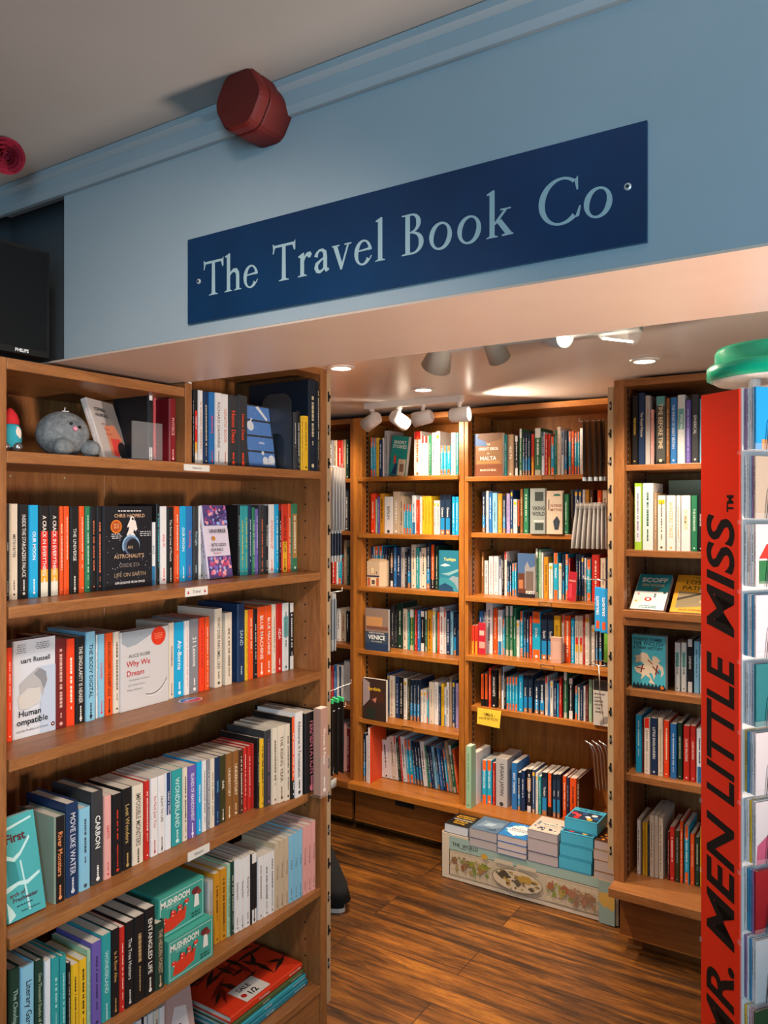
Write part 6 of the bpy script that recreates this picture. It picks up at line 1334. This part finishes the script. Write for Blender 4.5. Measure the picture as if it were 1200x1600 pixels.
# ---------------------------------------------------------------- the red spinner stand of small books
Pn = cw(.702, 1.55); dv = Vector(cw(-.371, .928)).normalized(); pv = Vector(cw(.928, .371)).normalized()
ang = math.atan2(pv.y, pv.x)
sp = empty('book_spinner', (Pn[0], Pn[1], 0), ang); tag(sp, 'tall red spinner stand with big black sideways capitals and a green top', 'display stand')
PW, ZP = .100, H + .236
m = MB(); redp = flat('ea3014', .35, name='red_board_print')
m.box((-.004, 0, .03), (0, PW, ZP), redp)
f = Face(m, (-.004, PW, 0), (0, -1, 0), (0, 0, 1), (-1, 0, 0), PW, ZP)
def yz(py, t=1.60): return (H + (YH - py) / F * t) / ZP
for txt, ya, yb_ in (('MISS', 803, 992), ('LITTLE', 1020, 1250), ('MEN', 1272, 1472), ('MR.', 1498, 1640)):
    L_ = (yb_ - ya) / F * 1.60
    f.text(txt, .52, (yz(ya) + yz(yb_)) / 2, .70, '17110f', rot=90, bold=.02, fit=L_, shear=.22, res=4)
f.text('TM', .78, yz(787), .17, '17110f', rot=90, bold=.03, fit=.034)
m.build('side_board', sp)
m = MB(); m.box((.002, .002, .03), (.17, PW - .002, ZP - .004), flat('d8d4d0', .5)); m.build('inner_column', sp)
m = MB(); m.box((.0, -.004, .03), (.165, .0, ZP + .002), flat('e8e4e0', .4)); m.build('front_board', sp)
m = MB(); M = Matrix.Translation((.08, PW * .5, 0)); m.lathe([(.12, 0), (.13, .01), (.13, .022), (.02, .028)], M, flat('2a2a2a', .5), 40); m.build('round_foot', sp)
grn = flat('12a884', .22, name='glossy_green_plastic')
m = MB(); c_ = (.152, .055)
m.lathe([(.120, 0), (.133, .006), (.133, .028), (.128, .033), (.117, .035), (.117, .060), (.112, .068), (.09, .072), (.001, .073)], Matrix.Translation((c_[0], c_[1], ZP + .035)), grn, 48); m.build('green_cap', sp, smooth=True)
m = MB(); m.lathe([(.001, -.004), (.115, -.004), (.12, 0), (.12, .004)], Matrix.Translation((c_[0], c_[1], ZP + .035)), flat('dcd4d0', .5), 40); m.tube([(.09, .05, ZP - .004), (.09, .05, ZP + .034)], .012, flat('d8d4d0', .4), 12); m.build('cap_underside', sp)
for py in (707, 816, 925, 1036, 1146, 1256, 1366, 1476):
    z = H + (YH - py) / F * 1.62; m = MB(); m.box((-.0065, PW - .003, z - .004), (-.004, PW + .002, z + .004), M_ACRYLIC); m.build('plastic_clip', sp)
    z = H + (YH - py) / F * 1.54; m = MB(); m.box((-.0055, -.0055, z - .004), (-.004, .002, z + .004), M_ACRYLIC); m.build('plastic_clip', sp)
def lil(top, bg, txts, blobs):
    def g(f):
        for t, y in txts: f.text(t, .5, y, .075, top, maxw=.72, bold=.04)
        for p, c in blobs: f.poly(p, c)
    return g
rows_ = [(704, '1f96d8', lil('1c3050', 0, (('LITTLE MISS', .88),), [(R4(.1, .0, 1, .16), 'c89060')]), 'blue'), (814, 'b0a090', lil('1c1a1a', 0, (('MR. MEN', .86),), []), 'taupe'),
 (923, 'd8cccc', lil('1c1a1a', 0, (('LITTLE', .84),), [([(.05, .45), (.2, .68), (.5, .74), (.8, .68), (.95, .45)], 'd83028'), (R4(.05, .05, .95, .42), '2c7044')]), 'pale with red and green shapes'), (1035, 'd4c8d0', lil('1c1a1a', 0, (('MR. MEN', .86),), [([(.4, .3), (.55, .55), (.75, .6), (.95, .4), (.8, .2)], 'e0406c')]), 'pale with a pink shape'),
 (1145, '1f7078', lil('142c34', 0, (('LITTLE', .87), ('MISS', .76)), [([(.45, .3), (.6, .5), (1, .55), (1, .2), (.6, .15)], '8c4a24')]), 'dark teal'), (1254, 'd0c8cc', lil('1c1a1a', 0, (('LITTLE', .86),), []), 'plain white'),
 (1364, 'd4ccd0', lil('c03040', 0, (('LITTLE', .84),), [([(.0, .0), (.02, .3), (.3, .5), (.8, .5), (1, .3), (1, .0)], 'c05878'), (R4(.35, .56, .9, .66), '58a0b8')]), 'white with a rose shape'), (1474, 'a01c24', lil('c8a8a0', 0, (), [([(.15, .0), (.3, .4), (.5, .7), (1, .75), (1, 0)], '34406c'), (R4(.5, .75, 1, .9), '6c3c30')]), 'crimson and navy'),
 (1584, 'd8d4d4', lil('1c1a1a', 0, (('LITTLE MISS', .88), ('INVENTOR', .76)), [([(.6, .1), (.7, .35), (.95, .4), (1, .1)], 'a87838')]), 'white with a tan shape'), (1696, '3c5838', lil('9cb890', 0, (('MR. MEN', .9),), []), 'moss green')]
Ms = Matrix.Translation((Pn[0], Pn[1], 0)) @ Matrix.Rotation(ang, 4, 'Z')
edges = ['e4e8ec', 'd8e0e8', 'e8e4e0', '9cb4c8', 'd8d8e0', 'e8b830', '8c6ca0', 'c8d0d8', '3c8cb8', 'c8a0a8']
for i, (py, bgc, cv, lab) in enumerate(rows_):
    z = H + (YH - py) / F * 1.50 + .004; rr = random.Random(i)
    hb = .1215
    for k in range(5):
        yb2 = -.0055 - .0056 * k; front = k == 4
        o = book(.0052, hb - .001 * rr.random(), .132, 'w', None, None, False, cover=cv if front else None, seed=i * 7 + k, base=bgc if front else rr.choice(edges), name='small_storybook')
        R_ = Ms @ Matrix.Translation((.004 + .002 * rr.random(), yb2 - .0026, z + .0006)) @ Matrix.Rotation(math.pi, 4, 'Z')
        o.matrix_world = R_
        if front: tag(o, '%s square storybook cover, %s row down the spinner' % (lab, ORD[i]), 'book', 'small square storybooks on the spinner')
        else: tag(o, 'thin storybook %s behind the front cover, %s spinner row from the top' % (['fourth', 'third', 'second', 'just'][k], ORD[i]), 'book', 'small square storybooks on the spinner')
    m = MB()
    m.box((-.002, -.038, -.0035), (.145, -.0045, -.0008), M_ACRYLIC); m.box((-.002, -.038, -.0008), (.145, -.0365, .012), M_ACRYLIC)
    m.tube([(.028, -.037, 0), (.034, -.0375, .05), (.042, -.0378, .066), (.06, -.0378, .074), (.10, -.0378, .074), (.115, -.0378, .066), (.122, -.0375, .05), (.128, -.037, 0)], .0011, flat('5a5a5c', .3, .8), 6)
    m.build('wire_pocket', sp, loc=(0, 0, z))

# ---------------------------------------------------------------- the person in black behind the long bookcase
px_, py_ = -2.27, 2.72
r = empty('person', (px_, py_, 0), math.radians(178)); tag(r, 'person in flared black clothes and black shoes with white soles, standing behind the long bookcase', 'person')
cloth = flat('17181a', .9, name='black_cloth'); skin = flat('b98a70', .6, name='skin'); hair = flat('2a1c14', .8, name='dark_hair')
def skinned(name, verts, edges, radii, mat, parent, sub=2, rootv=0):
    me = D.meshes.new(name); me.from_pydata(verts, edges, []); me.materials.append(mat); o = D.objects.new(name, me); COL.objects.link(o); o.parent = parent
    s = o.modifiers.new('skin', 'SKIN'); s.use_smooth_shade = True
    sv = me.skin_vertices[0].data if me.skin_vertices else None
    if sv is None:
        me.attributes  # no layer yet
    for i, q in enumerate(radii):
        me.skin_vertices[0].data[i].radius = q if isinstance(q, tuple) else (q, q); me.skin_vertices[0].data[i].use_root = i == rootv
    m_ = o.modifiers.new('smooth', 'SUBSURF'); m_.levels = sub; m_.render_levels = sub
    return o
def limb_mesh(chains, mat, n=16):
    """one continuous look: overlapping tapered tubes with rounded ends"""
    m = MB()
    for pts, rad in chains: m.tube(pts, 0, mat, n, radii=rad)
    return m
# body: trunk, neck, head, arms, hands, legs as one surface through a skin
V_ = [(0, 0, .93), (0, 0, 1.05), (0, 0, 1.20), (.0, 0, 1.34), (0, 0, 1.42), (.01, 0, 1.47), (.02, 0, 1.53), (.02, 0, 1.62)]
E_ = [(i, i + 1) for i in range(7)]; R_l = [(.13, .10), (.115, .09), (.13, .095), (.15, .09), (.09, .07), (.052, .052), (.075, .09), (.07, .085)]
LG = {-1: (.02, .10, .13), 1: (-.03, -.13, -.305)}
for s in (-1, 1):
    b = len(V_); V_ += [(0, s * .09, .86), (LG[s][1], s * .10, .50), (LG[s][2] + .02, s * .10, .10)]; E_ += [(0, b), (b, b + 1), (b + 1, b + 2)]; R_l += [.085, .058, .04]
    b = len(V_); V_ += [(0, s * .17, 1.37), (-.01, s * .21, 1.12), (.10, s * .19, .96), (.17, s * .17, .93)]; E_ += [(4, b), (b, b + 1), (b + 1, b + 2), (b + 2, b + 3)]; R_l += [.055, .042, .032, (.016, .034)]
    for k in range(4):
        c0 = len(V_); o_ = (k - 1.5) * .017; ln = (.062, .072, .068, .054)[k]
        V_ += [(.20, s * .17 + o_, .925), (.20 + ln * .55, s * .17 + o_, .91), (.20 + ln * .85, s * .17 + o_, .885)]; E_ += [(b + 3, c0), (c0, c0 + 1), (c0 + 1, c0 + 2)]; R_l += [.0095, .0085, .007]
    c0 = len(V_); V_ += [(.165, s * .17 - s * .038, .935), (.20, s * .17 - s * .05, .925)]; E_ += [(b + 3, c0), (c0, c0 + 1)]; R_l += [.011, .008]
def try_body():
    me = D.meshes.new('body'); me.from_pydata(V_, E_, []); me.materials.append(skin)
    o = D.objects.new('body', me); COL.objects.link(o); o.parent = r
    o.modifiers.new('skin', 'SKIN').use_smooth_shade = True
    if not me.skin_vertices:
        import bmesh
        bm = bmesh.new(); bm.from_mesh(me); bm.verts.layers.skin.verify(); bm.to_mesh(me); bm.free()
    for i, q in enumerate(R_l):
        sv = me.skin_vertices[0].data[i]; sv.radius = q if isinstance(q, tuple) else (q, q); sv.use_root = i == 0
    s_ = o.modifiers.new('smooth', 'SUBSURF'); s_.levels = 2; s_.render_levels = 2
    return o
try_body()
m = MB()
def ell(cx, cy, z, a, b, n=28): return [(cx + a * math.cos(2 * math.pi * i / n), cy + b * math.sin(2 * math.pi * i / n), z) for i in range(n)]
loft([ell(0, 0, .90, .155, .205), ell(0, 0, 1.02, .135, .175), ell(0, 0, 1.15, .135, .17), ell(0, 0, 1.30, .14, .195), ell(0, 0, 1.39, .12, .18), ell(0, 0, 1.44, .075, .09)], cloth).build('jumper', r, smooth=True)
for s in (-1, 1):
    loft([ell(0, s * .17, 1.41, .062, .06), ell(-.01, s * .215, 1.12, .052, .052), ell(.06, s * .20, 1.01, .05, .05), ell(.11, s * .19, .965, .04, .042)], cloth).build('sleeve', r, smooth=True)
    k0, k1, k2 = LG[s]
    loft([ell(k2 + .0, s * .10, .045, .125, .075), ell(k2 + .005, s * .10, .10, .112, .072), ell((k1 + k2) / 2, s * .10, .27, .088, .066), ell(k1, s * .10, .50, .078, .07), ell(k1 * .4, s * .095, .74, .095, .088), ell(0, s * .085, .94, .125, .10)], cloth).build('trouser_leg', r, smooth=True)
    sh = loft([ell(k2 + .035, s * .10, .018, .135, .05), ell(k2 + .035, s * .10, .05, .130, .048), ell(k2 + .02, s * .10, .085, .09, .042), ell(k2 - .01, s * .10, .11, .05, .04)], cloth); so = sh.build('shoe', r, smooth=True)
    loft([ell(k2 + .035, s * .10, .001, .138, .052), ell(k2 + .035, s * .10, .018, .139, .053)], flat('d8d4cc', .6)).build('sole', so)
m = MB(); m.ball((.0, 0, 1.62), .108, hair, 14, (.95, .86, 1.05)); m.ball((-.05, 0, 1.50), .085, hair, 12, (.6, .9, 1.6)); m.build('hair', r, smooth=True)
m = MB(); m.ball((.055, 0, 1.585), .062, skin, 14, (.75, .95, 1.45)); m.ball((.108, 0, 1.575), .013, skin, 8, (1, .8, 1.5)); m.build('face', r, smooth=True)
for s in (-1, 1):
    m = MB(); m.ball((.094, s * .026, 1.60), .009, flat('e8e4e0', .3), 8); m.ball((.1015, s * .026, 1.60), .004, flat('201410', .2), 8); m.build('eye', r, smooth=True)
    m = MB(); m.ball((.01, s * .083, 1.585), .02, skin, 8, (.6, .4, 1.3)); m.build('ear', r, smooth=True)
m = MB(); m.ball((.100, 0, 1.535), .018, flat('8c4c44', .5), 8, (.4, 1.1, .35)); m.build('mouth', r, smooth=True)
